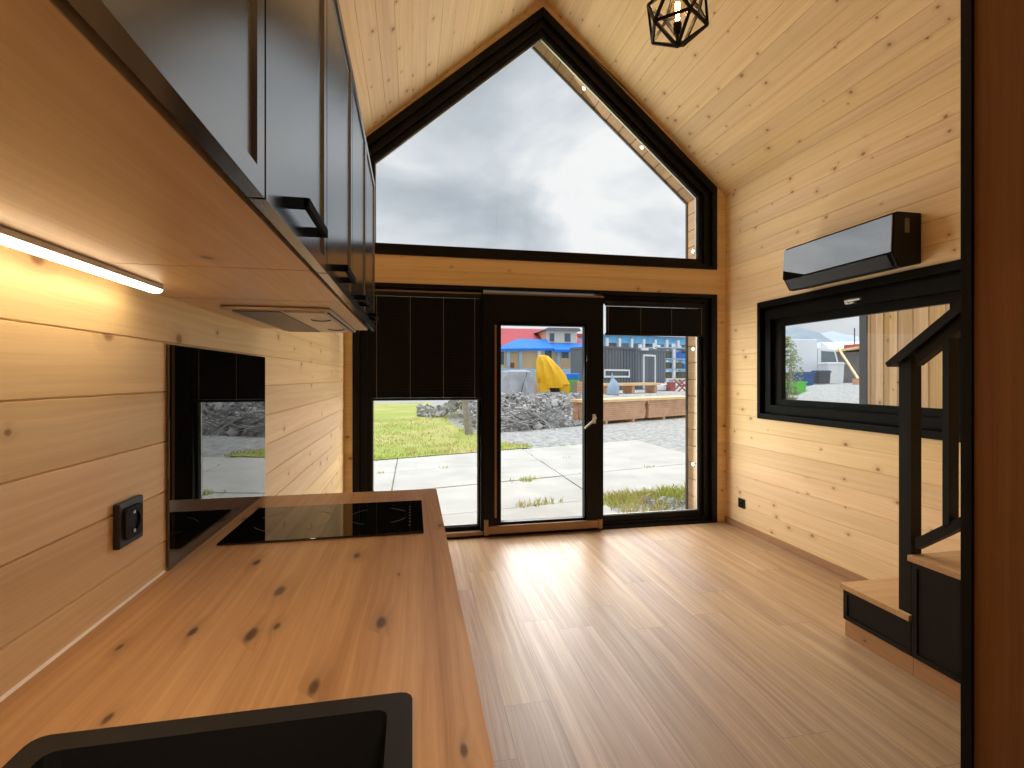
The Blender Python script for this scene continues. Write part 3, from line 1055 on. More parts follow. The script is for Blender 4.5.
def wall_cabinet(y0, y1, doors, lb, bottom=True):
    t = thing('wall_cabinet', (-0.33, (y0 + y1) / 2, UB), lb, 'cabinet', 'black wall cabinets above the worktop')
    mb = MB()
    mb.box(XL + 0.001, UX - 0.016, y0 + 0.001, y1 - 0.001, UB + 0.022, UT + 0.004)
    mb.build('body', M['black_matt'], t)
    mb = MB()
    mb.box(XL + 0.001, UX - 0.026, y0 + 0.002, y1 - 0.002, UB + 0.003, UB + 0.0215, 0.0008)
    tag(mb.build('bottom_panel', M['cabinet_oak'], t), 'oak underside panel')
    for a, b in doors:
        mb = MB()
        o = yrect(a + 0.0028, b - 0.0028, UB, UT)
        i1 = inset(o, [0.022] * 4)
        i2 = inset(o, [0.027] * 4)
        x0, x1, xp = UX - 0.015, UX, UX - 0.004
        mb.ring(o, i1, 0, x0, x1)
        # small moulding step down to the panel
        n = 4
        for i in range(n):
            j = (i + 1) % n
            mb.face([(x1, *i1[i]), (x1, *i1[j]), (xp, *i2[j]), (xp, *i2[i])])
        mb.box(x0, xp, o[0][0] + 0.02, o[1][0] - 0.02, UB + 0.02, UT - 0.02)
        door = mb.build('door', M['door_lacquer'], t)
        ym = (a + b) / 2
        zz = UB + 0.030
        mb = MB()
        for s in (-1, 1):
            mb.box(UX - 0.0045, UX + 0.020, ym - 0.016 + s * 0.059 - 0.004, ym - 0.016 + s * 0.059 + 0.004, zz - 0.0058, zz + 0.0058)
        mb.box(UX + 0.015, UX + 0.022, ym - 0.079, ym + 0.047, zz - 0.0058, zz + 0.0058, 0.0006)
        mb.build('handle', M['handle_black'], door)
    return t


wall_cabinet(-0.19, 0.858, [(-0.19, 0.511), (0.511, 0.858)], 'black wall cabinet nearest the viewer, with the light bar under it')
wall_cabinet(0.858, 1.205, [(0.858, 1.205)], 'black wall cabinet with one door, between the double door units')
wall_cabinet(1.205, 1.914, [(1.205, 1.555), (1.555, 1.914)], 'black wall cabinet above the hob with the extractor under it')
wall_cabinet(-0.89, -0.19, [(-0.89, -0.54), (-0.54, -0.19)], 'black wall cabinet at the near end of the row')

t = thing('extractor_hood', (-0.33, 1.61, UB), 'grey metal extractor set in the underside of the far wall cabinet', 'extractor')
mb = MB()
mb.box(-0.455, -0.205, 1.312, 1.905, UB - 0.006, UB + 0.0026, 0.002)
mb.build('body', M['hood_steel'], t)
mb = MB()
mb.box(-0.435, -0.325, 1.33, 1.89, UB - 0.009, UB - 0.006, 0.001)
mb.build('grease_filter', M['filter_mesh'], t)
mb = MB()
mb.box(-0.318, -0.222, 1.33, 1.89, UB - 0.009, UB - 0.006, 0.001)
lp = mb.build('lamp_panel', M['hood_steel'], t)
for y in (1.47, 1.75):
    mb = MB()
    mb.tube([(-0.252 - 0.026 * math.cos(a), y, UB - 0.0095 - 0.004 * math.sin(a)) for a in [PI * k / 8 for k in range(9)]], 0.0016, 8)
    mb.build('latch', M['black_matt'], lp)
mb = MB()
mb.box(-0.214, -0.208, 1.33, 1.89, UB - 0.0085, UB - 0.006)
mb.build('pull_edge', M['black_matt'], t)

t = thing('led_light_bar', (-0.47, 0.3, UB), 'lit warm light bar under the near wall cabinets', 'lamp')
mb = MB()
ly0, ly1 = -0.5, 1.045
lx, lz = -0.462, UB + 0.002
mb.box(lx - 0.022, lx + 0.002, ly0, ly1, lz - 0.0085, lz)
mb.build('housing', M['alu'], t)
mb = MB()
mb.prism([(lx - 0.0215, lz - 0.0086), (lx - 0.0215, lz - 0.011), (lx - 0.017, lz - 0.0145), (lx - 0.004, lz - 0.0145), (lx + 0.0012, lz - 0.011), (lx + 0.0012, lz - 0.0086)], 1, ly0 + 0.003, ly1 - 0.001)
mb.build('diffuser', M['led'], t)

# ------------------------------------------------------------------ staircase on the right
SX = 2.14
RISE, RUN, SY = 0.265, 0.352, 2.144
NST = 6
st = thing('staircase', (2.46, 2.1, 0.0), 'oak and black staircase with drawer fronts in its side', 'staircase')
for k in range(NST):
    yf = SY - RUN * k
    zt = RISE * (k + 1)
    yb = yf - RUN
    mb = MB()
    mb.box(SX - 0.012, XR - 0.001, yb + 0.001, yf + 0.008, zt - 0.026, zt, 0.002)
    mb.build('tread', M['tread_oak'], st)
    mb = MB()
    mb.box(SX + 0.022, XR - 0.001, yf - 0.02, yf - 0.001, 0.088 if k == 0 else RISE * k, zt - 0.026)
    mb.build('riser', M['tread_oak'], st)
    mb = MB()
    o = yrect(yb + 0.002, yf - 0.002, 0.087, zt - 0.028)
    mb.ring(o, inset(o, [0.022] * 4), 0, SX, SX + 0.02)
    mb.box(SX + 0.006, SX + 0.02, o[0][0] + 0.015, o[1][0] - 0.015, 0.1, zt - 0.042)
    mb.build('drawer_front', M['black_rail'], st)
    mb = MB()
    mb.box(SX + 0.012, SX + 0.028, yb + 0.001, yf - 0.001, 0.001, 0.086)
    mb.build('kickboard', M['kick_oak'], st)
mb = MB()
mb.box(SX + 0.028, XR - 0.001, SY - 0.02, SY - 0.004, 0.001, 0.086)
mb.build('kickboard', M['kick_oak'], st)

rl = thing('stair_railing', (2.17, 1.8, RISE), 'black wooden stair railing with newel post on the lowest step', 'railing')
sl = 0.748
HY, HZ = 1.905, 1.374
hrz = lambda y: HZ + (HY - y) * sl
rx0, rx1 = 2.15, 2.206
mb = MB()
mb.prism([(1.801, RISE), (1.857, RISE), (1.857, hrz(1.857) - 0.03), (1.801, hrz(1.801) - 0.03)], 0, rx0, rx1)
mb.build('newel_post', M['black_rail'], rl)
mb = MB()
YE = 0.35
mb.prism([(HY, HZ), (HY - 0.012, HZ - 0.018), (HY - 0.075, HZ - 0.018 + 0.026), (YE, hrz(YE) - 0.042), (YE, hrz(YE))], 0, 2.128, 2.214)
mb.build('handrail', M['black_rail'], rl)
mb = MB()
mb.prism([(1.782, hrz(1.782) - 0.042), (1.782, hrz(1.782) - 0.106), (YE, hrz(YE) - 0.106), (YE, hrz(YE) - 0.042)], 0, 2.15, 2.192)
mb.build('upper_rail', M['black_rail'], rl)
lz_ = lambda y: 0.652 + (1.724 - y) * 0.80
mb = MB()
mb.prism([(1.782, lz_(1.782)), (1.782, lz_(1.782) - 0.048), (YE, lz_(YE) - 0.048), (YE, lz_(YE))], 0, 2.15, 2.192)
mb.build('lower_rail', M['black_rail'], rl)
for k in range(9):
    yb = 1.640 - 0.135 * k
    mb = MB()
    mb.prism([(yb, lz_(yb) - 0.01), (yb + 0.026, lz_(yb + 0.026) - 0.01), (yb + 0.026, hrz(yb + 0.026) - 0.1), (yb, hrz(yb) - 0.1)], 0, 2.146, 2.196)
    mb.build('baluster', M['black_rail'], rl)

# ------------------------------------------------------------------ pendant lamp
pc = Vector((1.061, 1.86, 2.791))
R = 0.1302
t = thing('pendant_lamp', tuple(pc), 'black geometric wire pendant lamp hanging from the ridge', 'lamp')
vs = [pc + Vector((0, 0, -R)), pc + Vector((0, 0, R))]
az = math.atan2(0.099, -0.058)
for k in range(5):
    a = az + 2 * PI * k / 5
    vs.append(pc + Vector((0.894 * R * math.cos(a), 0.894 * R * math.sin(a), -0.447 * R)))
for k in range(5):
    a = az + 2 * PI * (k + .5) / 5
    vs.append(pc + Vector((0.894 * R * math.cos(a), 0.894 * R * math.sin(a), 0.447 * R)))
mb = MB()
for i in range(12):
    for j in range(i):
        if (vs[i] - vs[j]).length < R * 1.1:
            out = ((vs[i] + vs[j]) / 2 - pc).normalized()
            mb.bar(vs[i], vs[j], 0.012, 0.009, roll=out)
mb.build('cage', M['black_rail'], t)
mb = MB()
mb.lathe(pc, [(0.007, -R), (0.007, -0.078), (0.016, -0.074), (0.0165, -0.036), (0.013, -0.032)], 20)
mb.build('socket', M['black_matt'], t, smooth=True)
mb = MB()
mb.lathe(pc, [(0.012, -0.034), (0.014, -0.022), (0.027, 0.012), (0.030, 0.032), (0.027, 0.05), (0.016, 0.063), (0.004, 0.066)], 24)
blb = mb.build('bulb', M['bulb'], t, smooth=True)
mb = MB()
for k in range(4):
    a = 2 * PI * k / 4
    mb.tube([pc + Vector((0.006 * math.cos(a), 0.006 * math.sin(a), -0.012)), pc + Vector((0.009 * math.cos(a), 0.009 * math.sin(a), 0.045))], 0.0016, 6)
mb.build('filament', M['filament'], blb)
mb = MB()
mb.tube([pc + Vector((0, 0, R - 0.004)), Vector((RX - 0.002, 1.86, RZ - 0.03))], 0.0035, 8)
mb.build('cord', M['black_matt'], t)
mb = MB()
mb.lathe((RX, 1.86, RZ - 0.075), [(0.02, 0.0), (0.05, 0.012), (0.05, 0.03), (0.01, 0.065)], 24)
mb.build('ceiling_rose', M['black_matt'], t, smooth=True)
pl = bpy.data.lights.new('pendant_light', 'POINT')
pl.energy = 5
pl.color = (1.0, 0.66, 0.34)
pl.shadow_soft_size = 0.02
plo = bpy.data.objects.new('pendant_light', pl)
COL.objects.link(plo)
plo.location = pc + Vector((0, 0, 0.02))

#OUTSIDE
# ================================================================== OUTSIDE
random.seed(11)
GZ = -0.25
CYAW, SYAW = math.cos(YAW), math.sin(YAW)


def at(u, F):
    """ground point seen in image column u at forward distance F (a survey of the yard)"""
    a = (u - 512) / FPX * F
    return Vector((F * SYAW + a * CYAW, F * CYAW - a * SYAW))


def sst(a, b, x):
    t = max(0.0, min(1.0, (x - a) / (b - a)))
    return t * t * (3 - 2 * t)


def ground_z(x, y):
    r = math.hypot(x, y)
    az = math.atan2(x, max(y, 0.01))
    y0 = 13.0 + 0.45 * (x - 2.4)
    terr = 0.80 * sst(y0 + 1.9, y0 + 4.3, y) * sst(0.3, 1.6, x - 0.03 * y)
    side = 1.12 * sst(12, 34, r)
    k = sst(0.70, 0.74, az)
    z = GZ + terr * (1 - k) + side * k
    if r > 60:
        z += 0.02 * (r - 60)
    return z


G = {}
G['gravel'] = plain('grey_gravel', lin(170, 166, 160), 0.95, var=0.42, vscale=9, bump=0.9)
G['concrete'] = plain('pale_concrete', lin(200, 193, 182), 0.9, var=0.12, vscale=1.6, bump=0.1)
G['rubble'] = plain('grey_rubble', lin(164, 160, 156), 0.9, var=0.4, vscale=1.5)
G['stone'] = plain('blue_grey_stone', lin(150, 152, 160), 0.9, var=0.3, vscale=12)
G['timber'] = plain('reddish_sawn_timber', lin(212, 166, 132), 0.8, var=0.16, vscale=3)
G['timber_light'] = plain('fresh_sawn_timber', lin(246, 206, 156), 0.8, var=0.1, vscale=3)
G['bark'] = plain('grey_bark', lin(160, 150, 142), 0.9, var=0.25, vscale=14)
G['yellow'] = plain('yellow_tarpaulin', lin(244, 186, 20), 0.45, var=0.08, vscale=4)
G['greytarp'] = plain('grey_tarpaulin', lin(168, 170, 176), 0.5, var=0.2, vscale=2)
G['dark'] = plain('dark_hollow', lin(60, 62, 66), 0.9)
G['container'] = plain('anthracite_sheet', lin(100, 107, 116), 0.6, var=0.06, vscale=1)
G['white'] = plain('white_paint', lin(232, 234, 236), 0.5)
G['blue'] = plain('bright_blue_sheet', lin(22, 120, 220), 0.5, var=0.1, vscale=1)
G['skyblue'] = plain('light_blue_panel', lin(112, 190, 240), 0.5, var=0.15, vscale=1)
G['red'] = plain('red_roof_sheet', lin(178, 62, 70), 0.6, var=0.08, vscale=1)
G['cream'] = plain('apricot_render', lin(255, 222, 174), 0.9, var=0.05, vscale=1)
G['cream2'] = plain('cream_render', lin(255, 236, 198), 0.9, var=0.05, vscale=1)
G['winglass'] = plain('dull_window_glass', lin(96, 108, 116), 0.15)
G['post'] = plain('pale_blue_post', lin(160, 186, 208), 0.6)
G['green'] = plain('green_plastic', lin(84, 176, 74), 0.5)
G['green2'] = plain('vivid_green_paint', lin(96, 206, 60), 0.5)
G['bluebin'] = plain('dark_blue_plastic', lin(30, 78, 140), 0.5)
G['darkbin'] = plain('dark_grey_plastic', lin(66, 70, 78), 0.6)
G['goods'] = plain('olive_stored_goods', lin(92, 92, 70), 0.8, var=0.5, vscale=1.2)
G['redbox'] = plain('faded_red_crate', lin(176, 92, 80), 0.7)
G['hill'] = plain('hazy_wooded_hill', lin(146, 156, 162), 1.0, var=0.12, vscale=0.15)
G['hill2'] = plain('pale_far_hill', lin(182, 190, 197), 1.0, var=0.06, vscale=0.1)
G['greywall'] = plain('grey_block_wall', lin(132, 128, 126), 0.9, var=0.12, vscale=1.5)
G['tan'] = plain('tan_concrete_block', lin(150, 136, 118), 0.9, var=0.1)
G['tyre'] = plain('black_rubber', lin(36, 36, 38), 0.8)

# lawn material with dry patches
m, nt, bs = new_mat('lawn')
gp = nt.node('ShaderNodeNewGeometry').outputs['Position']
na = nt.noise(gp, 0.55, 4.0, 0.6)
nb_ = nt.noise(gp, 14.0, 3.0, 0.6)
cc = nt.mix(nt.mapr(na, 0.42, 0.62, 0, 1), lin(168, 176, 84), lin(204, 186, 124))
cc = nt.mix(nt.mapr(nb_, 0.3, 0.7, 0, 0.5), cc, lin(140, 150, 66))
nt.link(cc, bs.inputs['Base Color'])
bs.inputs['Roughness'].default_value = 1.0
G['lawn'] = m
m, nt, bs = new_mat('grass_blades')
gp = nt.node('ShaderNodeNewGeometry').outputs['Position']
na = nt.noise(gp, 0.9, 3.0, 0.6)
cc = nt.mix(nt.mapr(na, 0.42, 0.62, 0, 1), lin(186, 192, 96), lin(214, 198, 138))
nt.link(cc, bs.inputs['Base Color'])
bs.inputs['Roughness'].default_value = 0.9
G['blades'] = m
m, nt, bs = new_mat('tree_leaves')
gp = nt.node('ShaderNodeNewGeometry').outputs['Position']
cc = nt.mix(nt.noise(gp, 3.0, 3.0), lin(96, 116, 52), lin(168, 172, 110))
nt.link(cc, bs.inputs['Base Color'])
bs.inputs['Roughness'].default_value = 0.9
G['leaf'] = m

# ---- ground
mb = MB()
rs = [2.2 * (1.062 ** k) for k in range(76)]
azs = [math.radians(-100 + 2.0 * k) for k in range(116)]
grid = []
for r in rs:
    row = []
    for a in azs:
        x, y = r * math.sin(a), r * math.cos(a)
        z = ground_z(x, y) + 0.02 * noise.noise(Vector((x * .7, y * .7, 0))) - 0.012
        row.append(mb.b.verts.new((x + 0.5, y, z)))
    grid.append(row)
for A, B in zip(grid, grid[1:]):
    for k in range(len(azs) - 1):
        mb.b.faces.new((A[k], A[k + 1], B[k + 1], B[k]))
# keep the ground from poking through the house floor
for v in mb.b.verts:
    if v.co.y < 4.35 and v.co.x < 3.0:
        v.co.z = GZ - 0.05
structure(mb.build('ground', G['gravel'], smooth=True), 'grey gravel yard outside the house', 'ground')

# ---- concrete slabs
COLX = [-5.4, -2.85, -0.28, 2.29, 5.4]
ROWS = [(10.39, 0.313), (8.90, 0.25), (7.44, 0.24), (5.95, 0.18), (4.34, 0.02)]
rowy = lambda k, x: ROWS[k][0] + ROWS[k][1] * (x - 2.29)
mb = MB()
for c in range(len(COLX) - 1):
    for k in range(4):
        if c >= 3 and k == 3:
            continue
        xa, xb = COLX[c] + 0.009, COLX[c + 1] - 0.009
        g = 0.009
        poly = [(xa, rowy(k + 1, xa) + g), (xb, rowy(k + 1, xb) + g), (xb, rowy(k, xb) - g), (xa, rowy(k, xa) - g)]
        dz_ = random.uniform(-0.006, 0.006)
        mb.prism(poly, 2, GZ - 0.1, GZ + 0.02 + dz_)
mb.prism([(2.0, 4.34), (2.42, 4.34), (2.38, 5.1), (2.31, 5.3)], 2, GZ - 0.1, GZ + 0.03)
structure(mb.build('paving', G['concrete']), 'pale concrete slab paving in front of the glazed doors', 'paving')

# ---- lawn
mb = MB()
nx, ny = 46, 44
vg = {}
for i in range(nx + 1):
    for j in range(ny + 1):
        x = -14 + (18.2) * i / nx
        ya = rowy(0, x) + 0.05
        yb2 = 30 if x < 1.2 else max(ya + 0.5, 12.9 + 0.45 * (x - 2.4) + (1.9 - x) * 4 * (x < 1.9))
        if x > 2.0:
            yb2 = ya + max(0.02, 0.9 - 1.6 * (x - 2.0))
        y = ya + (yb2 - ya) * j / ny
        vg[i, j] = mb.b.verts.new((x, y, ground_z(x, y) + 0.028 + 0.015 * noise.noise(Vector((x * 2, y * 2, 1)))))
for i in range(nx):
    for j in range(ny):
        mb.b.faces.new((vg[i, j], vg[i + 1, j], vg[i + 1, j + 1], vg[i, j + 1]))
tag(mb.build('lawn', G['lawn'], smooth=True), 'green and straw coloured lawn beyond the concrete slabs', 'lawn', kind='structure')


def blades(mb, x, y, z, h, n, spread=0.05):
    for _ in range(n):
        a = random.uniform(0, 2 * PI)
        bx, by = x + random.gauss(0, spread), y + random.gauss(0, spread)
        hh = h * random.uniform(.5, 1.15)
        w = 0.006 + 0.004 * random.random()
        lx_, ly_ = random.gauss(0, .35) * hh, random.gauss(0, .35) * hh
        dx, dy = math.cos(a) * w, math.sin(a) * w
        mb.face([(bx - dx, by - dy, z), (bx + dx, by + dy, z), (bx + lx_ * .5 + dx * .6, by + ly_ * .5 + dy * .6, z + hh * .6), (bx + lx_, by + ly_, z + hh)])


mb = MB()
for _ in range(2600):
    x = random.uniform(-3.5, 2.6)
    y = rowy(0, x) + 0.08 + random.random() ** 1.5 * 9
    if x > 1.9 and y > rowy(0, x) + 1.0:
        continue
    blades(mb, x, y, ground_z(x, y) + 0.02, 0.07, 4, 0.06)
tag(mb.build('lawn_grass', G['blades'], recalc=False), 'short grass blades standing on the lawn', 'grass', kind='stuff')
mb = MB()
for c in range(1, 4):
    for k in range(0, 4):
        for _ in range(4):
            x = random.uniform(COLX[c], COLX[c + 1])
            if random.random() < .5:
                blades(mb, x, rowy(k, x), GZ, 0.07 if k != 3 else 0.1, random.randint(3, 22), 0.04)
for X in COLX[1:4]:
    for _ in range(16):
        y = random.uniform(5.4, 10.3)
        blades(mb, X, y, GZ, 0.04, random.randint(2, 7), 0.02)
for u, v in ((522, 508), (532, 507), (540, 506), (549, 505), (524, 482), (529, 482)):
    p = at(u, (CAM_Z - GZ) * FPX / (v - 377))
    blades(mb, p.x, p.y, GZ, 0.10, 22, 0.04)
tag(mb.build('joint_weeds', G['blades'], recalc=False), 'weeds growing in the joints between the slabs', 'weeds', kind='stuff')
mb = MB()
for _ in range(520):
    x = random.uniform(2.32, 4.6)
    y = random.uniform(4.5, rowy(3, x) - 0.03)
    if random.random() < 0.5:
        y = rowy(3, x) - random.random() * 0.35
    blades(mb, x, y, GZ, 0.12, 7, 0.06)
tag(mb.build('verge_grass', G['blades'], recalc=False), 'rough grass between the doors and the slabs on the right', 'grass', kind='stuff')


def chunk(mb, c, s, flat=1.0):
    from mathutils import Euler
    b0 = len(mb.b.verts)
    r = bmesh.ops.create_cube(mb.b, size=1.0)
    R_ = Euler((random.uniform(0, 6), random.uniform(0, 6), random.uniform(0, 6))).to_matrix()
    sx, sy, sz = s * random.uniform(.6, 1.5), s * random.uniform(.5, 1.1), s * random.uniform(.25, .7) * flat
    for v in r['verts']:
        q = Vector((v.co.x * sx * random.uniform(.7, 1.1), v.co.y * sy * random.uniform(.7, 1.1), v.co.z * sz * random.uniform(.7, 1.1)))
        v.co = Vector(c) + R_ @ q


mb = MB()
for _ in range(150):
    t_ = random.random()
    x = 2.75 + 1.0 * random.random() + 0.3 * t_
    y = rowy(3, x) - 0.25 - random.random() * 0.9
    chunk(mb, (x, y, GZ + 0.01), random.uniform(.04, .12))
tag(mb.build('loose_stones', G['stone']), 'blue grey stones lying in the rough grass by the doors', 'stones', kind='stuff')

# ---- rubble heap on the slope
mb = MB()
for _ in range(2600):
    x = random.uniform(1.6, 7.2)
    y0_ = 13.0 + 0.45 * (x - 2.4)
    t_ = random.random()
    y = y0_ + 0.9 + t_ * 3.6
    if x < 2.4:
        y += (2.4 - x) * 2.2
    if x > 5.6 and t_ < .55:
        continue
    st_ = (Vector((x, y)) - Vector((5.70, 15.31)))
    if st_.dot(Vector((.909, .416))) > -.35 and -.4 < st_.dot(Vector((-.416, .909))) < 1.5:
        continue
    if (Vector((x, y)) - at(581, 20.5)).length < .8:
        continue
    z = ground_z(x, y) + 0.22 * math.sin(PI * min(1, t_ * 1.05)) * random.uniform(.1, 1.0)
    chunk(mb, (x, y, z), random.uniform(.05, .22) if random.random() < .9 else random.uniform(.2, .36))
for _ in range(520):
    x = random.uniform(0.2, 2.6)
    y = 15.5 + (2.6 - x) * 2.2 + random.uniform(-1, 2.2)
    chunk(mb, (x, y, ground_z(x, y) + random.uniform(0, .3)), random.uniform(.06, .22))
for _ in range(70):
    x = random.uniform(1.9, 4.6)
    y = 13.0 + 0.45 * (x - 2.4) + random.uniform(0.8, 2.2)
    z = ground_z(x, y) + random.uniform(.05, .5)
    a, b = random.uniform(-1, 1), random.uniform(-.5, .5)
    l_ = random.uniform(.5, 1.3)
    dv = Vector((math.cos(a), 0.4 * math.sin(a), b)) * l_ / 2
    p = Vector((x, y, z))
    mb.bar(p - dv, p + dv, random.uniform(.04, .1), random.uniform(.02, .04))
tag(mb.build('rubble_heap', G['rubble']), 'long grey heap of broken concrete and scrap beyond the slabs', 'rubble', kind='stuff')

# ---- sapling trunk in the lawn
p = at(467, 13.2)
t = thing('young_tree', (p.x, p.y, GZ), 'thin grey tree trunk standing at the lawn edge before the rubble', 'tree')
mb = MB()
z = lambda h: Vector((p.x, p.y, GZ + h))
mb.tube([z(0) + Vector((0.06, 0, 0)), z(.35) + Vector((0.02, 0, 0)), z(.75) + Vector((-.03, 0, 0)), z(1.3) + Vector((-.12, 0, 0)), z(2.2) + Vector((-.2, 0, 0)), z(3.0) + Vector((-.16, 0, 0))],
        [.12, .10, .085, .075, .06, .04], 10)
mb.build('trunk', G['bark'], t, smooth=True)
mb = MB()
for k in range(9):
    h = 1.1 + .22 * k
    a = k * 2.4
    q = z(h) + Vector((-.1, 0, 0))
    e = q + Vector((math.cos(a) * .9, math.sin(a) * .9, .7)) * random.uniform(.5, 1)
    mb.tube([q, (q + e) / 2 + Vector((0, 0, .04)), e], [.03, .02, .008], 6)
mb.build('branches', G['bark'], t)

# ---- stacks of sawn planks
TA = math.radians(24.6)
tx, ty = Vector((math.cos(TA), math.sin(TA))), Vector((-math.sin(TA), math.cos(TA)))
T0 = Vector((5.70, 15.31))
proto = None


def plank(c, L, w, h, rot, mat, lb, group, zb):
    global proto
    me = bpy.data.meshes.get('plank_%s' % mat.name)
    if me is None:
        mb = MB()
        mb.box(-.5, .5, -.5, .5, 0, 1)
        o = mb.build('sawn_plank', mat)
        o.data.name = 'plank_%s' % mat.name
    else:
        o = bpy.data.objects.new('sawn_plank', me)
        COL.objects.link(o)
    o.location = (c.x, c.y, zb)
    o.rotation_euler = (0, 0, rot)
    o.scale = (L, w, h)
    return tag(o, lb, 'plank', group)


LAY, HP = 9, 0.068
for bi, (s0, Lb) in enumerate(((0.0, 2.7), (2.82, 3.6))):
    lb = ['reddish sawn plank in the stack left of the gap, beyond the gravel', 'reddish sawn plank in the stack right of the gap, beyond the gravel'][bi]
    gr = ['planks in the left timber stack', 'planks in the right timber stack'][bi]
    for k in range(LAY):
        for r in range(3):
            c = T0 + tx * (s0 + Lb / 2 + random.uniform(-.03, .03)) + ty * (0.16 + 0.32 * r)
            plank(c, Lb - random.uniform(0, .08), 0.30, HP - 0.008, TA, G['timber'], lb, gr, GZ + 0.10 + k * HP)
    for q in (0.25, 0.75):
        c = T0 + tx * (s0 + Lb * q) + ty * 0.48
        o = plank(c, 0.1, 0.98, 0.092, TA, G['timber'], 'short bearer block under the %s timber stack' % ['left', 'right'][bi], 'bearers under the %s timber stack' % ['left', 'right'][bi], GZ + 0.0)
        o.name = 'stack_bearer'
        o['category'] = 'bearer'
ZT = GZ + 0.10 + LAY * HP
for r in range(3):
    for q in range(2):
        c = T0 + tx * (1.42 + 2.98 * q) + ty * (0.14 + 0.33 * r)
        plank(c, 2.95, 0.30, 0.09, TA + random.uniform(-.012, .012), G['timber_light'],
              'pale fresh plank lying on top of the %s timber stack' % ['left', 'right'][q], 'pale planks on top of the %s timber stack' % ['left', 'right'][q], ZT + 0.004)

# ---- things on the terrace
TZ = 0.55


def gz(p):
    return ground_z(p.x, p.y)


def tarp(name, lb, cat, c, mat, prof, seg=44, seed=0, hollow=None):
    """draped sheet: stacked outline rings (x half-width, y half-width, x shift, height)"""
    t = thing(name, (c.x, c.y, gz(c)), lb, cat)
    mb = MB()
    rings = []
    rr = random.Random(seed)
    for k, (hx_, hy_, sx_, h) in enumerate(prof):
        ring = []
        for i in range(seg):
            a = 2 * PI * i / seg
            n_ = 1 + 0.20 * noise.noise(Vector((math.cos(a) * 2, math.sin(a) * 2, h * 1.3 + seed))) + 0.12 * noise.noise(Vector((math.cos(a) * 5, math.sin(a) * 5, h * 3.1 + seed)))
            fold = 1 + 0.05 * math.sin(a * 9 + k * .8)
            ring.append(mb.b.verts.new((c.x + sx_ + hx_ * math.cos(a) * n_ * fold, c.y + hy_ * math.sin(a) * n_ * fold, gz(c) + h)))
        rings.append(ring)
    for A, B in zip(rings, rings[1:]):
        for i in range(seg):
            mb.b.faces.new((A[i], A[(i + 1) % seg], B[(i + 1) % seg], B[i]))
    mb.b.faces.new(rings[-1])
    mb.build('sheet', mat, t, smooth=True)
    return t


c = at(551, 21.5)
t = tarp('covered_machine', 'tall machine wrapped in bright yellow tarpaulin on the terrace', 'tarpaulin', c, G['yellow'],
         [(.60, .6, .02, 0.30), (.72, .62, .06, .45), (.66, .58, 0.0, .8), (.52, .5, -.12, 1.15), (.36, .4, -.26, 1.45), (.22, .28, -.34, 1.66), (.10, .12, -.36, 1.70)], seed=3)
mb = MB()
gc = gz(c)
mb.prism([(c.x - .62, gc), (c.x - .62, gc + .5), (c.x - .22, gc + .34), (c.x - .12, gc)], 1, c.y - .5, c.y + .4)
mb.prism([(c.x + .18, gc + .35), (c.x + .70, gc + .38), (c.x + .66, gc + .02), (c.x + .42, gc)], 1, c.y - .5, c.y + .4)
mb.build('hanging_flap', G['yellow'], t)
mb = MB()
mb.box(c.x - .3, c.x + .4, c.y - .3, c.y + .3, gc, gc + .4)
mb.build('machine_base', G['dark'], t)
c = at(516, 20.8)
t = tarp('covered_pile', 'low pile under crumpled grey sheeting left of the yellow tarpaulin', 'tarpaulin', c, G['greytarp'],
         [(.86, .6, .0, 0.0), (.80, .6, .0, .25), (.74, .55, .0, .7), (.64, .5, .03, .98), (.3, .3, .1, 1.05)], seed=8)
mb = MB()
mb.tube([(c.x + .05, c.y - .74, gz(c) + .08), (c.x + .16, c.y - .70, gz(c) + .5), (c.x + .34, c.y - .56, gz(c) + .92)], .016, 6)
mb.build('tie_rope', G['dark'], t)
c = at(573, 24.0)
t = thing('storage_drum', (c.x, c.y, gz(c)), 'green ribbed drum with a blue lid behind the yellow tarpaulin', 'drum')
mb = MB()
mb.lathe((c.x, c.y, gz(c)), [(.30, 0)] + [(.30 + .018 * (k % 2), .06 + .07 * k) for k in range(9)] + [(.29, .68)], 20)
mb.build('body', G['green'], t)
mb = MB()
mb.lathe((c.x, c.y, gz(c)), [(.33, .68), (.33, .9), (.3, .93)], 20)
mb.build('lid', G['blue'], t)
c = at(581, 20.5)
t = thing('wooden_crate', (c.x, c.y, gz(c)), 'small wooden crate on the terrace at the door edge', 'crate')
mb = MB()
for k in range(5):
    mb.obox((c.x, c.y - .3, gz(c) + .06 + .115 * k), .62, .03, .10, (0, 0, .3))
    mb.obox((c.x + .05, c.y + .3, gz(c) + .06 + .115 * k), .62, .03, .10, (0, 0, .3))
mb.build('slats', G['timber'], t)
mb = MB()
mb.obox((c.x, c.y, gz(c) + .29), .56, .54, .56, (0, 0, .3))
mb.build('load', G['tan'], t)

# ---- dark container house
A2 = at(603, 28.4)
B2 = at(666, 32.6)
dv = (B2 - A2)
CL = dv.length
ang = math.atan2(dv.y, dv.x)
zc = 0.56
t = thing('container_cabin', (A2.x, A2.y, zc), 'dark grey metal container cabin with a white outlined door', 'container')


def loc_build(mb, name, mat, parent):
    mb.xform(Matrix.Translation((A2.x, A2.y, zc)) @ Matrix.Rotation(ang, 4, 'Z'))
    return mb.build(name, mat, parent)


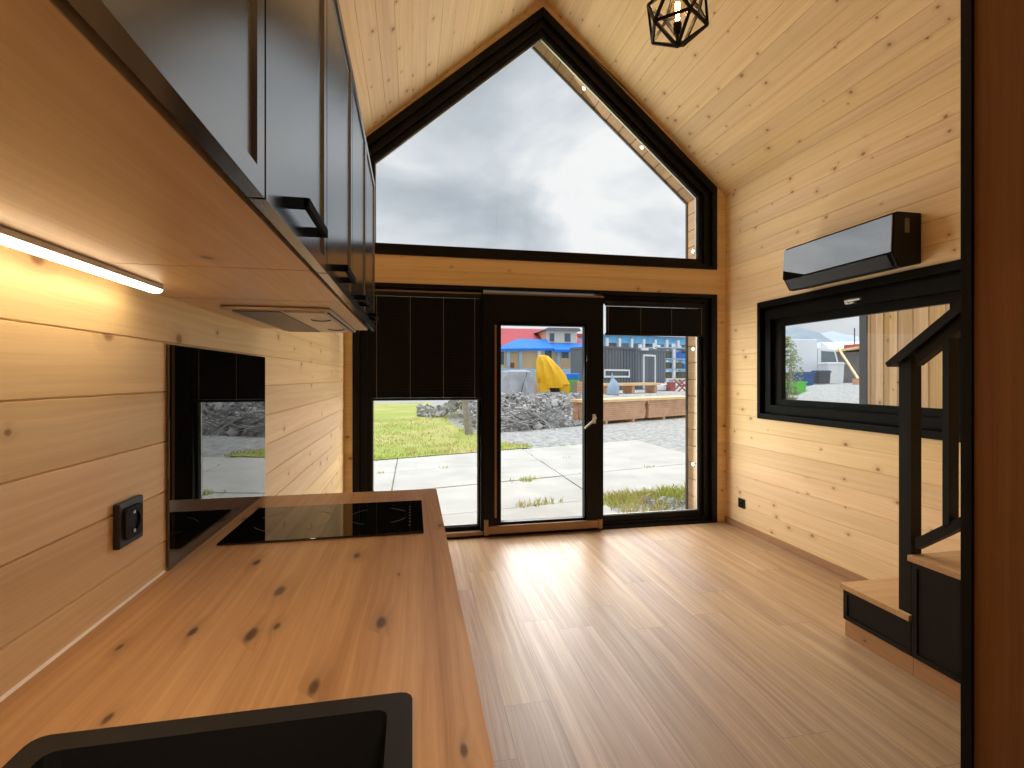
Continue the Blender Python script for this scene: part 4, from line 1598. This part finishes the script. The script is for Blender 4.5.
mb = MB()
mb.box(0, CL, 0.03, 2.5, 0, 2.5)
k = 0
while k * .28 < CL - .2:
    mb.box(k * .28, k * .28 + .14, 0.0, 0.05, 0.08, 2.42)
    k += 1
loc_build(mb, 'body', G['container'], t)
mb = MB()
mb.box(-.03, CL + .03, -.04, 2.54, 2.42, 2.54)
loc_build(mb, 'roof_edge', G['container'], t)
RT, FW = Vector((CYAW, -SYAW)), Vector((SYAW, CYAW))


def along(A, d_, u):
    """distance along the line A + s d at which image column u meets it"""
    k_ = (u - 512) / FPX
    return (A.dot(RT) - k_ * A.dot(FW)) / (k_ * d_.dot(FW) - d_.dot(RT))


dn = dv.normalized()
fx = lambda u: along(A2, dn, u)
mb = MB()
a, b = fx(643), fx(655.5)
mb.ring(rect(a, b, 0.02, 2.16), rect(a + .12, b - .12, 0.13, 2.05), 1, -0.03, 0.06)
loc_build(mb, 'door_frame', G['white'], t)
tag(t.children[-1], 'white door outline')
mb = MB()
mb.box(a + .12, b - .12, 0.0, 0.04, 0.13, 2.05)
loc_build(mb, 'door', G['container'], t)
mb = MB()
a, b = 0.08, fx(629.5)
mb.ring(rect(a, b, 0.72, 1.2), rect(a + .1, b - .1, 0.82, 1.10), 1, -0.03, 0.06)
loc_build(mb, 'window_frame', G['white'], t)
mb = MB()
mb.box(a + .1, b - .1, 0.0, 0.04, 0.82, 1.10)
loc_build(mb, 'window_pane', G['winglass'], t)
mb = MB()
a = fx(640)
mb.box(a, a + .7, -.14, -.04, 2.40, 2.56)
loc_build(mb, 'lamp_box', G['white'], t)

# work bench of planks, cement bag and crates on the terrace
p, q = at(600, 22.5), at(655, 24.5)
c = (p + q) / 2
t = thing('plank_bench', (c.x, c.y, gz(c)), 'low bench of pale planks on blocks behind the timber stacks', 'bench')
L_ = (q - p).length
a_ = math.atan2((q - p).y, (q - p).x)
mb = MB()
mb.obox((c.x, c.y, gz(c) + .42), L_, .7, .12, (0, 0, a_))
mb.build('bench_top', G['timber_light'], t)
for s_ in (-.42, 0, .42):
    mb = MB()
    mb.obox((c.x + math.cos(a_) * L_ * s_, c.y + math.sin(a_) * L_ * s_, gz(c) + .18), .18, .6, .36, (0, 0, a_))
    mb.build('leg', G['timber'], t)
c = at(613, 21.4)
t = tarp('cement_bag', 'pale blue grey wrapped bag standing in front of the plank bench', 'bag', c, G['post'],
         [(.26, .24, 0, 0), (.27, .24, 0, .22), (.24, .2, .02, .42), (.15, .14, .03, .56), (.05, .05, -.02, .72), (.012, .012, -.04, .95)], seg=14, seed=5)
for u, F, w_, h_, mt, lb in ((660.5, 27.3, .5, .4, 'white', 'white sack lying at the corner of the container cabin'),
                             (669.5, 27.5, .46, .42, 'redbox', 'faded red crate beside the white sack at the container corner')):
    c = at(u, F)
    t = thing('sack' if mt == 'white' else 'crate', (c.x, c.y, gz(c)), lb, 'sack' if mt == 'white' else 'crate')
    mb = MB()
    mb.obox((c.x, c.y, gz(c) + h_ / 2), w_, w_, h_, (0, 0, .4), 0.12 if mt == 'white' else 0.015)
    mb.build('body', G[mt], t, smooth=mt == 'white')
    mb = MB()
    if mt == 'white':
        mb.lathe((c.x + .2, c.y - .2, gz(c) + h_ * .85), [(.09, 0), (.04, .08), (.07, .14)], 10)
        mb.build('tied_neck', G[mt], t)
    else:
        mb.obox((c.x, c.y, gz(c) + h_ + .03), w_ + .06, w_ + .06, .06, (0, 0, .4))
        mb.build('lid', G[mt], t)
c = at(682, 26.5)
t = thing('steel_trestle', (c.x, c.y, gz(c)), 'red brown folded trestle standing right of the container cabin', 'trestle')
for s_ in (-1, 1):
    mb = MB()
    mb.bar((c.x - .36, c.y + s_ * .25, gz(c)), (c.x + .32, c.y + s_ * .25, gz(c) + .62), .06, .06)
    mb.bar((c.x + .36, c.y + s_ * .25, gz(c)), (c.x - .32, c.y + s_ * .25, gz(c) + .62), .06, .06)
    mb.build('leg', G['redbox'], t)
mb = MB()
mb.bar((c.x, c.y - .3, gz(c) + .32), (c.x, c.y + .3, gz(c) + .32), .05, .05)
mb.build('cross_bar', G['redbox'], t)

# ---- storage rack with goods, right of the container
RA, RB = at(655, 40), at(720, 43)
rd = (RB - RA)
rl_ = rd.length
ra = math.atan2(rd.y, rd.x)
zr = gz(RA)
t = thing('storage_rack', (RA.x, RA.y, zr), 'tall white post storage rack behind the container cabin', 'rack')


def rack(mb, name, mat, par):
    mb.xform(Matrix.Translation((RA.x, RA.y, zr)) @ Matrix.Rotation(ra, 4, 'Z'))
    return mb.build(name, mat, par)


rdn = rd.normalized()
for u in (655.5, 674.5, 696, 719):
    s_ = along(RA, rdn, u)
    mb = MB()
    mb.box(s_ - .11, s_ + .11, 0, .2, 0, 3.5)
    mb.box(s_ - .11, s_ + .11, 1.8, 2.0, 0, 3.5)
    rack(mb, 'post', G['white'], t)
for h_ in (.55, 1.35, 2.2, 3.1):
    mb = MB()
    mb.box(0, rl_, 0.0, 2.0, h_, h_ + .1)
    rack(mb, 'shelf', G['cream2'] if h_ < .6 else G['post'], t)
for h_, u0, u1, hh, mt, lb in ((.65, 664, 673, .6, 'goods', 'dark stacked goods on the lowest shelf of the rack, left of its post'),
                               (.65, 676, 690, .62, 'goods', 'dark stacked goods on the lowest shelf of the rack, right of its post'),
                               (1.45, 664, 673, .66, 'goods', 'dark stacked goods on the middle shelf of the rack, left of its post'),
                               (1.45, 676, 685, .6, 'goods', 'dark stacked goods on the middle shelf of the rack, right of its post'),
                               (1.45, 686, 695, .45, 'blue', 'blue bundle on the middle shelf of the rack'),
                               (2.3, 664, 673, .72, 'goods', 'olive stacked goods on the upper shelf of the rack'),
                               (2.3, 677, 694, .6, 'blue', 'bright blue sheet bundle on the upper shelf of the rack')):
    a, b = along(RA, rdn, u0), along(RA, rdn, u1)
    mb = MB()
    n_ = max(2, int((b - a) / .35))
    for k in range(n_):
        mb.box(a + (b - a) * k / n_ + .01, a + (b - a) * (k + 1) / n_ - .01, .25, 1.7, h_ + .002, h_ + hh * random.uniform(.75, 1.0), .04)
    mb.xform(Matrix.Translation((RA.x, RA.y, zr)) @ Matrix.Rotation(ra, 4, 'Z'))
    p_ = RA + rdn * (a + b) / 2
    o = mb.build('goods_bundle', G[mt], None, org=(p_.x, p_.y, zr + h_))
    tag(o, lb, 'goods')

# ---- blue industrial hall behind the container
HA, HB = at(600, 62), at(735, 70)
hd = HB - HA
ha = math.atan2(hd.y, hd.x)
hl = hd.length
hdn = hd.normalized()
zh = gz(HA)
t = thing('industrial_hall', (HA.x, HA.y, zh), 'long light blue industrial hall with white posts behind the container cabin', 'building')


def hall(mb, name, mat, par=None):
    mb.xform(Matrix.Translation((HA.x, HA.y, zh)) @ Matrix.Rotation(ha, 4, 'Z'))
    return mb.build(name, mat, par or t)


mb = MB()
mb.box(0, hl, 0, 14, 0, 6.0)
hall(mb, 'wall', G['skyblue'])
mb = MB()
mb.prism([(-.4, 6.0), (14.4, 6.0), (7, 6.7)], 0, -.3, hl + .3)
hall(mb, 'roof', G['red'])
for k in range(12):
    s_ = hl * (k + .5) / 12
    mb = MB()
    mb.box(s_ - .16, s_ + .16, -.3, 0.0, 0, 5.6)
    hall(mb, 'post', G['white'])
for k in range(11):
    s_ = hl * (k + 1) / 12
    mb = MB()
    mb.box(s_ - .55, s_ + .55, -.06, 0.02, 3.9, 5.0)
    hall(mb, 'window', G['winglass'] if k % 3 else G['goods'])
mb = MB()
mb.box(0, hl, -.34, .0, 3.35, 3.65)
hall(mb, 'beam', G['white'])

# ---- house with blue canopy and red roof
BA, BB = at(470, 45), at(590, 47.3)
bd = BB - BA
ba = math.atan2(bd.y, bd.x)
bl = bd.length
bdn = bd.normalized()
zb = gz(BA)
zz_ = lambda y_, F_: CAM_Z + (377 - y_) / FPX * F_ - zb
t = thing('apricot_house', (BA.x, BA.y, zb), 'apricot house with bright blue canopy and red roof beyond the terrace', 'building')


def hs_(mb, name, mat, par=None):
    mb.xform(Matrix.Translation((BA.x, BA.y, zb)) @ Matrix.Rotation(ba, 4, 'Z'))
    return mb.build(name, mat, par or t)


cu = lambda u: along(BA, bdn, u)
zc0 = zz_(346.5, 44.5)
mb = MB()
mb.box(0, bl, .5, 10, 0, zc0 - .1)
hs_(mb, 'wall', G['cream'])
mb = MB()
c0, c1, c2, c3 = cu(497), cu(523), cu(553), bl + .2
zt1 = zz_(337, 46)
for A_ in ([(c0, -.3, zc0 - .1), (c1, -.3, zc0 - .1), (c1, 2.4, zt1), (c1, 2.4, zt1)],):
    pass
pts = {'a': (c0, -.3, zc0 - .15), 'b': (c2, -.3, zc0 - .05), 'c': (c2, 2.3, zt1), 'd': (c1, 2.3, zt1), 'e': (c0, 4.0, zc0 - .15)}
mb.face([pts['a'], pts['b'], pts['c'], pts['d']])
mb.face([pts['a'], pts['d'], pts['e']])
mb.face([(x, y, z_ - .22) for x, y, z_ in (pts['a'], pts['b'], pts['c'], pts['d'])])
mb.face([(c0, -.3, zc0 - .37), (c2, -.3, zc0 - .27), pts['b'], pts['a']])
mb.face([(c2, -.3, zc0 - .27), (c2, 2.3, zt1 - .22), pts['c'], pts['b']])
mb.face([(c0, -.3, zc0 - .37), pts['a'], pts['e'], (c0, 4.0, zc0 - .37)])
hs_(mb, 'canopy', G['blue'])
mb = MB()
zq = zz_(340.5, 46)
mb.face([(c2, -.5, zc0 - .18), (c3, -.5, zc0 - .18), (c3, 2.3, zq), (c2, 2.3, zq)])
mb.face([(c2, -.5, zc0 - .42), (c3, -.5, zc0 - .42), (c3, -.5, zc0 - .18), (c2, -.5, zc0 - .18)])
mb.face([(c2, -.5, zc0 - .42), (c2, -.5, zc0 - .18), (c2, 2.3, zq), (c2, 2.3, zq - .24)])
mb.face([(c2, -.5, zc0 - .42), (c3, -.5, zc0 - .42), (c3, 2.3, zq - .24), (c2, 2.3, zq - .24)])
hs_(mb, 'canopy', G['blue'])
for u in (508, 520.5, 539, 558, 575, 588):
    s_ = cu(u)
    mb = MB()
    mb.box(s_ - .14, s_ + .14, -.15, .1, 0, zc0 - .15)
    hs_(mb, 'column', G['white'] if u in (539, 575) else G['post'])
for u0, u1, a0, a1 in ((545, 554, 347.5, 360), (562, 571, 351, 359), (500, 506, 351, 366)):
    mb = MB()
    a, b = cu(u0), cu(u1)
    z0_, z1_ = zz_(a1, 47), zz_(a0, 47)
    mb.ring(rect(a, b, z0_, z1_), rect(a + .09, b - .09, z0_ + .09, z1_ - .09), 1, .43, .52)
    wf = hs_(mb, 'window_frame', G['white'])
    mb = MB()
    mb.box(a + .08, b - .08, .46, .51, z0_ + .08, z1_ - .08)
    mb.xform(Matrix.Translation((BA.x, BA.y, zb)) @ Matrix.Rotation(ba, 4, 'Z'))
    mb.build('window_pane', G['winglass'], wf)
mb = MB()
mb.box(cu(511.5), cu(515), .35, .52, zz_(368, 47), zz_(363, 47))
hs_(mb, 'wall_box', G['redbox'])
zr0, zr1 = zz_(341, 48), zz_(328.5, 53)
mb = MB()
mb.prism([(2.0, zr0 - .5), (10.2, zr0 - .5), (7.0, zr1)], 0, -2.5, bl + .4)
hs_(mb, 'roof', G['red'])
mb = MB()
d0, d1 = cu(553), cu(585)
zd0, zd1 = zz_(341, 46.5), zz_(328.3, 46.5)
mb.box(d0, d1, 2.3, 6.5, zd0 - .4, zd1)
dm = hs_(mb, 'dormer', G['cream2'])
mb = MB()
mb.prism([(d0 - .5, zd1), (d1 + .3, zd1), (d1 + .1, zd1 + .28), (d0 + .1, zd1 + .28)], 1, 1.9, 6.6)
mb.xform(Matrix.Translation((BA.x, BA.y, zb)) @ Matrix.Rotation(ba, 4, 'Z'))
mb.build('dormer_roof', G['greywall'], dm)
for u0, u1 in ((556.5, 561), (572, 578)):
    mb = MB()
    mb.box(cu(u0), cu(u1), 2.24, 2.3, zd0 + .15, zd1 - .25)
    mb.xform(Matrix.Translation((BA.x, BA.y, zb)) @ Matrix.Rotation(ba, 4, 'Z'))
    mb.build('dormer_window', G['winglass'], dm)
mb = MB()
mb.box(cu(495), cu(585), -1.2, -1.12, 0, zz_(368.5, 44))
hs_(mb, 'yard_fence', G['post'])

# ================================================================== seen through the side window
# neighbouring timber house
NX = 6.0
ny0, ny1 = -2.0, 5.70
t = thing('neighbour_house', (NX, ny1, GZ), 'neighbouring house clad in upright larch boards outside the side window', 'house')
mb = MB()
mb.box(NX + .03, NX + 4.5, ny0, ny1, GZ - .1, 3.6)
mb.build('wall_core', G['dark'], t)
mb = MB()
k = 0
rb = random.Random(5)
while ny0 + k * .096 < ny1 - .09:
    a = ny0 + k * .096
    mb.box(NX - (0.012 if k % 2 else 0), NX + .03, a + .004 - (.012 if k % 2 else 0), a + .092 + (.012 if k % 2 else 0), GZ, 3.6, 0.003)
    k += 1
tag(mb.build('cladding', M['cladding'], t), 'upright larch boards')
mb = MB()
mb.box(NX - .03, NX + .1, ny1 - .09, ny1 + .02, GZ, 3.62)
tag(mb.build('corner_trim', M['edge_metal'], t), 'dark grey metal corner trim')
mb = MB()
mb.prism([(NX - .25, 3.6), (NX + 4.75, 3.6), (NX + 2.25, 5.9)], 1, ny0 - .1, ny1 + .1)
mb.build('roof', G['dark'], t)

# lorry
F0 = 35.4
sg = lambda p_: ground_z(p_.x, p_.y)
p = at(809, F0)
zg = sg(p)
t = thing('lorry', (p.x, p.y, zg), 'white lorry with a box body parked across the yard', 'lorry')
la = -YAW + 0.12


def lor(mb, name, mat, par=None):
    mb.xform(Matrix.Translation((p.x, p.y, zg)) @ Matrix.Rotation(la, 4, 'Z'))
    return mb.build(name, mat, par or t)


mb = MB()
mb.box(-2.6, -.15, -1.0, 1.2, .75, 3.05, .04)
lor(mb, 'box_body', G['white'])
mb = MB()
mb.prism([(-.1, .55), (1.45, .55), (1.5, 1.35), (1.2, 2.35), (-.1, 2.45)], 1, -1.0, 1.2)
cab = lor(mb, 'cab', G['white'])
mb = MB()
mb.prism([(.15, 1.45), (1.32, 1.45), (1.1, 2.2), (.15, 2.25)], 1, -1.03, -.98)
lor(mb, 'side_window', G['winglass'], cab)
mb = MB()
mb.box(-2.6, 1.45, -.9, 1.1, .45, .75)
lor(mb, 'chassis', G['darkbin'])
for x_ in (-1.9, .75):
    mb = MB()
    mb.lathe((x_, -1.02, .42), [(.2, 0), (.42, .02), (.42, .26), (.2, .28)], 20, 'y')
    lor(mb, 'wheel', G['tyre'])
mb = MB()
mb.box(-2.62, -1.5, -1.03, -1.0, 1.55, 1.62)
lor(mb, 'body_rail', G['post'])
mb = MB()
mb.prism([(.3, 2.35), (.3, 2.9), (1.0, 2.45)], 1, -.8, 1.0)
lor(mb, 'roof_deflector', G['white'], cab)


def skip(u, F, w_, d_, h_, mt, lb, name, cat, lidm=None, ang_=0.1):
    q_ = at(u, F)
    z0_ = sg(q_)
    t_ = thing(name, (q_.x, q_.y, z0_), lb, cat)
    Mx = Matrix.Translation((q_.x, q_.y, z0_)) @ Matrix.Rotation(-YAW + ang_, 4, 'Z')
    mb = MB()
    A = [(-w_ / 2 * .9, -d_ / 2 * .9), (w_ / 2 * .9, -d_ / 2 * .9), (w_ / 2 * .9, d_ / 2 * .9), (-w_ / 2 * .9, d_ / 2 * .9)]
    lo_ = [mb.b.verts.new((*q2, 0.02)) for q2 in A]
    hi_ = [mb.b.verts.new((q2[0] / .9, q2[1] / .9, h_)) for q2 in A]
    for k in range(4):
        mb.b.faces.new((lo_[k], lo_[(k + 1) % 4], hi_[(k + 1) % 4], hi_[k]))
    mb.b.faces.new(lo_)
    mb.xform(Mx)
    mb.build('body', mt, t_)
    mb = MB()
    mb.ring(rect(-w_ / 2 - .04, w_ / 2 + .04, -d_ / 2 - .04, d_ / 2 + .04), rect(-w_ / 2 + .04, w_ / 2 - .04, -d_ / 2 + .04, d_ / 2 - .04), 2, h_ - .08, h_)
    if lidm:
        mb.box(-w_ / 2, w_ / 2, -d_ / 2, d_ / 2, h_ - .02, h_ + .06, .02)
    mb.xform(Mx)
    mb.build('lid' if lidm else 'rim', lidm or mt, t_)
    return t_


skip(801, 31.6, 1.2, .9, .82, G['bluebin'], 'dark blue waste container in front of the lorry, left of the others', 'waste_container', 'container', G['bluebin'])
skip(812, 33.0, .8, .8, .72, G['bluebin'], 'dark blue waste container between the larger blue one and the grey one', 'waste_container', 'container', G['bluebin'])
skip(821, 31.8, .78, .7, .8, G['darkbin'], 'dark grey waste container in front of the white tank', 'waste_container', 'container', G['darkbin'])
skip(795, 28.5, .75, .9, .66, G['green2'], 'vivid green skip at the left edge of the side window', 'skip', 'skip')
q = at(787, 24.0)
t = thing('concrete_block', (q.x, q.y, sg(q)), 'tan concrete block below the green skip', 'block')
mb = MB()
mb.obox((q.x, q.y, sg(q) + .26), .62, .6, .6, (0, 0, -YAW), .03)
mb.build('block', G['tan'], t)
mb = MB()
mb.tube([(q.x - .12, q.y, sg(q) + .54), (q.x - .12, q.y, sg(q) + .66), (q.x + .12, q.y, sg(q) + .66), (q.x + .12, q.y, sg(q) + .54)], .02, 6)
mb.build('lifting_eye', G['darkbin'], t)
skip(831, 33.3, 1.2, .9, 1.36, G['white'], 'white tank box beside the grey waste container', 'tank_box', 'tank', G['white'])

# grey block wall with a plank roof, prop and chimney
WA, WB = at(824, 40.5), at(900, 34)
wd = WB - WA
wl = wd.length
wa = math.atan2(wd.y, wd.x)
zw = sg(at(840, 38)) + 0.1
t = thing('block_shed', (WA.x, WA.y, zw), 'low grey block shed with a plank roof edge across the yard', 'shed')


def shed(mb, name, mat, par=None):
    mb.xform(Matrix.Translation((WA.x, WA.y, zw)) @ Matrix.Rotation(wa, 4, 'Z'))
    return mb.build(name, mat, par or t)


mb = MB()
mb.box(0, wl, 0, 3.5, -.3, 2.25)
shed(mb, 'wall', G['greywall'])
mb = MB()
mb.prism([(-.9, 2.15), (wl, 2.6), (wl, 2.78), (-.9, 2.3)], 1, -.5, 3.8)
shed(mb, 'roof_planks', G['timber_light'])
mb = MB()
mb.box(.9, 2.2, 1.0, 2.0, 2.35, 2.9)
shed(mb, 'vent_box', G['redbox'])
mb = MB()
mb.tube([(1.5, 1.4, 2.9), (1.5, 1.4, 4.2)], .04, 6)
shed(mb, 'vent_pipe', G['darkbin'])
p2 = at(838, 34.2)
q2 = at(858, 29.5)
t = thing('timber_prop', (q2.x, q2.y, sg(q2)), 'long slanting timber leaning against the shed roof', 'timber')
mb = MB()
mb.bar((q2.x, q2.y, sg(q2) + .35), (p2.x, p2.y, zw + 2.35), .11, .11)
mb.build('pole', G['timber_light'], t)
mb = MB()
mb.obox((q2.x, q2.y, sg(q2) + .15), .4, .4, .36, (0, 0, .2))
mb.build('foot_block', G['timber'], t)
LA_, LB_ = at(770, 66), at(880, 60)
ld_ = LB_ - LA_
zl_ = sg((LA_ + LB_) / 2)
t = thing('white_hall', (LA_.x, LA_.y, zl_), 'long white hall roof behind the lorry and the shed', 'building')
for nm, z0_, z1_, mt in (('wall', -1, 3.1, 'cream2'), ('roof', 3.1, 4.9, 'white')):
    mb = MB()
    if nm == 'wall':
        mb.box(0, ld_.length, 0, 12, z0_, z1_)
    else:
        mb.prism([(-.4, z0_), (12.4, z0_), (6, z1_)], 0, -.4, ld_.length + .4)
    mb.xform(Matrix.Translation((LA_.x, LA_.y, zl_)) @ Matrix.Rotation(math.atan2(ld_.y, ld_.x), 4, 'Z'))
    mb.build(nm, G[mt], t)

# leafy bush at the left edge of the side window
q = at(783, 21.0)
t = thing('leafy_bush', (q.x, q.y, sg(q)), 'tall pale green bush at the left edge of the side window', 'bush')
mb = MB()
rb = random.Random(9)
for k in range(1500):
    th, h_ = rb.uniform(0, 2 * PI), rb.random()
    rad = .75 * math.sqrt(rb.random()) * math.sin(PI * (0.12 + .83 * h_)) ** .6
    cx, cy, cz_ = q.x + rad * math.cos(th), q.y + rad * math.sin(th), sg(q) + .35 + 2.9 * h_
    u_ = Vector((rb.gauss(0, 1), rb.gauss(0, 1), rb.gauss(0, 1))).normalized()
    v_ = u_.orthogonal().normalized()
    c_ = Vector((cx, cy, cz_))
    s_ = rb.uniform(.05, .11)
    mb.face([c_ - u_ * s_, c_ + v_ * s_ * .5, c_ + u_ * s_, c_ - v_ * s_ * .5])
mb.build('leaves', G['leaf'], t, recalc=False)
mb = MB()
for k in range(6):
    a_ = k * 1.05
    mb.tube([(q.x, q.y, sg(q)), (q.x + .3 * math.cos(a_), q.y + .3 * math.sin(a_), sg(q) + 1.5), (q.x + .4 * math.cos(a_), q.y + .4 * math.sin(a_), sg(q) + 2.8)], [.05, .035, .01], 6)
mb.build('stems', G['bark'], t)


# hills
def hill(name, lb, r0_, mat, prof, depth):
    mb = MB()
    rows_ = []
    n_ = len(prof)
    for j, (dr_, hf) in enumerate(((0, 0), (depth * .4, .6), (depth * .8, .95), (depth, 1.0), (depth * 1.6, .3))):
        row = []
        for (u, h_) in prof:
            p_ = at(u, r0_ + dr_)
            hh = h_ * hf
            row.append(mb.b.verts.new((p_.x, p_.y, (2 if j == 0 else 0) + hh * (1 + .05 * noise.noise(Vector((u * .15, j * 2.0, 0)))) - (4 if j == 0 else 0))))
        rows_.append(row)
    for A, B in zip(rows_, rows_[1:]):
        for k in range(n_ - 1):
            mb.b.faces.new((A[k], A[k + 1], B[k + 1], B[k]))
    return tag(mb.build(name, mat, smooth=True), lb, 'hill', kind='structure')


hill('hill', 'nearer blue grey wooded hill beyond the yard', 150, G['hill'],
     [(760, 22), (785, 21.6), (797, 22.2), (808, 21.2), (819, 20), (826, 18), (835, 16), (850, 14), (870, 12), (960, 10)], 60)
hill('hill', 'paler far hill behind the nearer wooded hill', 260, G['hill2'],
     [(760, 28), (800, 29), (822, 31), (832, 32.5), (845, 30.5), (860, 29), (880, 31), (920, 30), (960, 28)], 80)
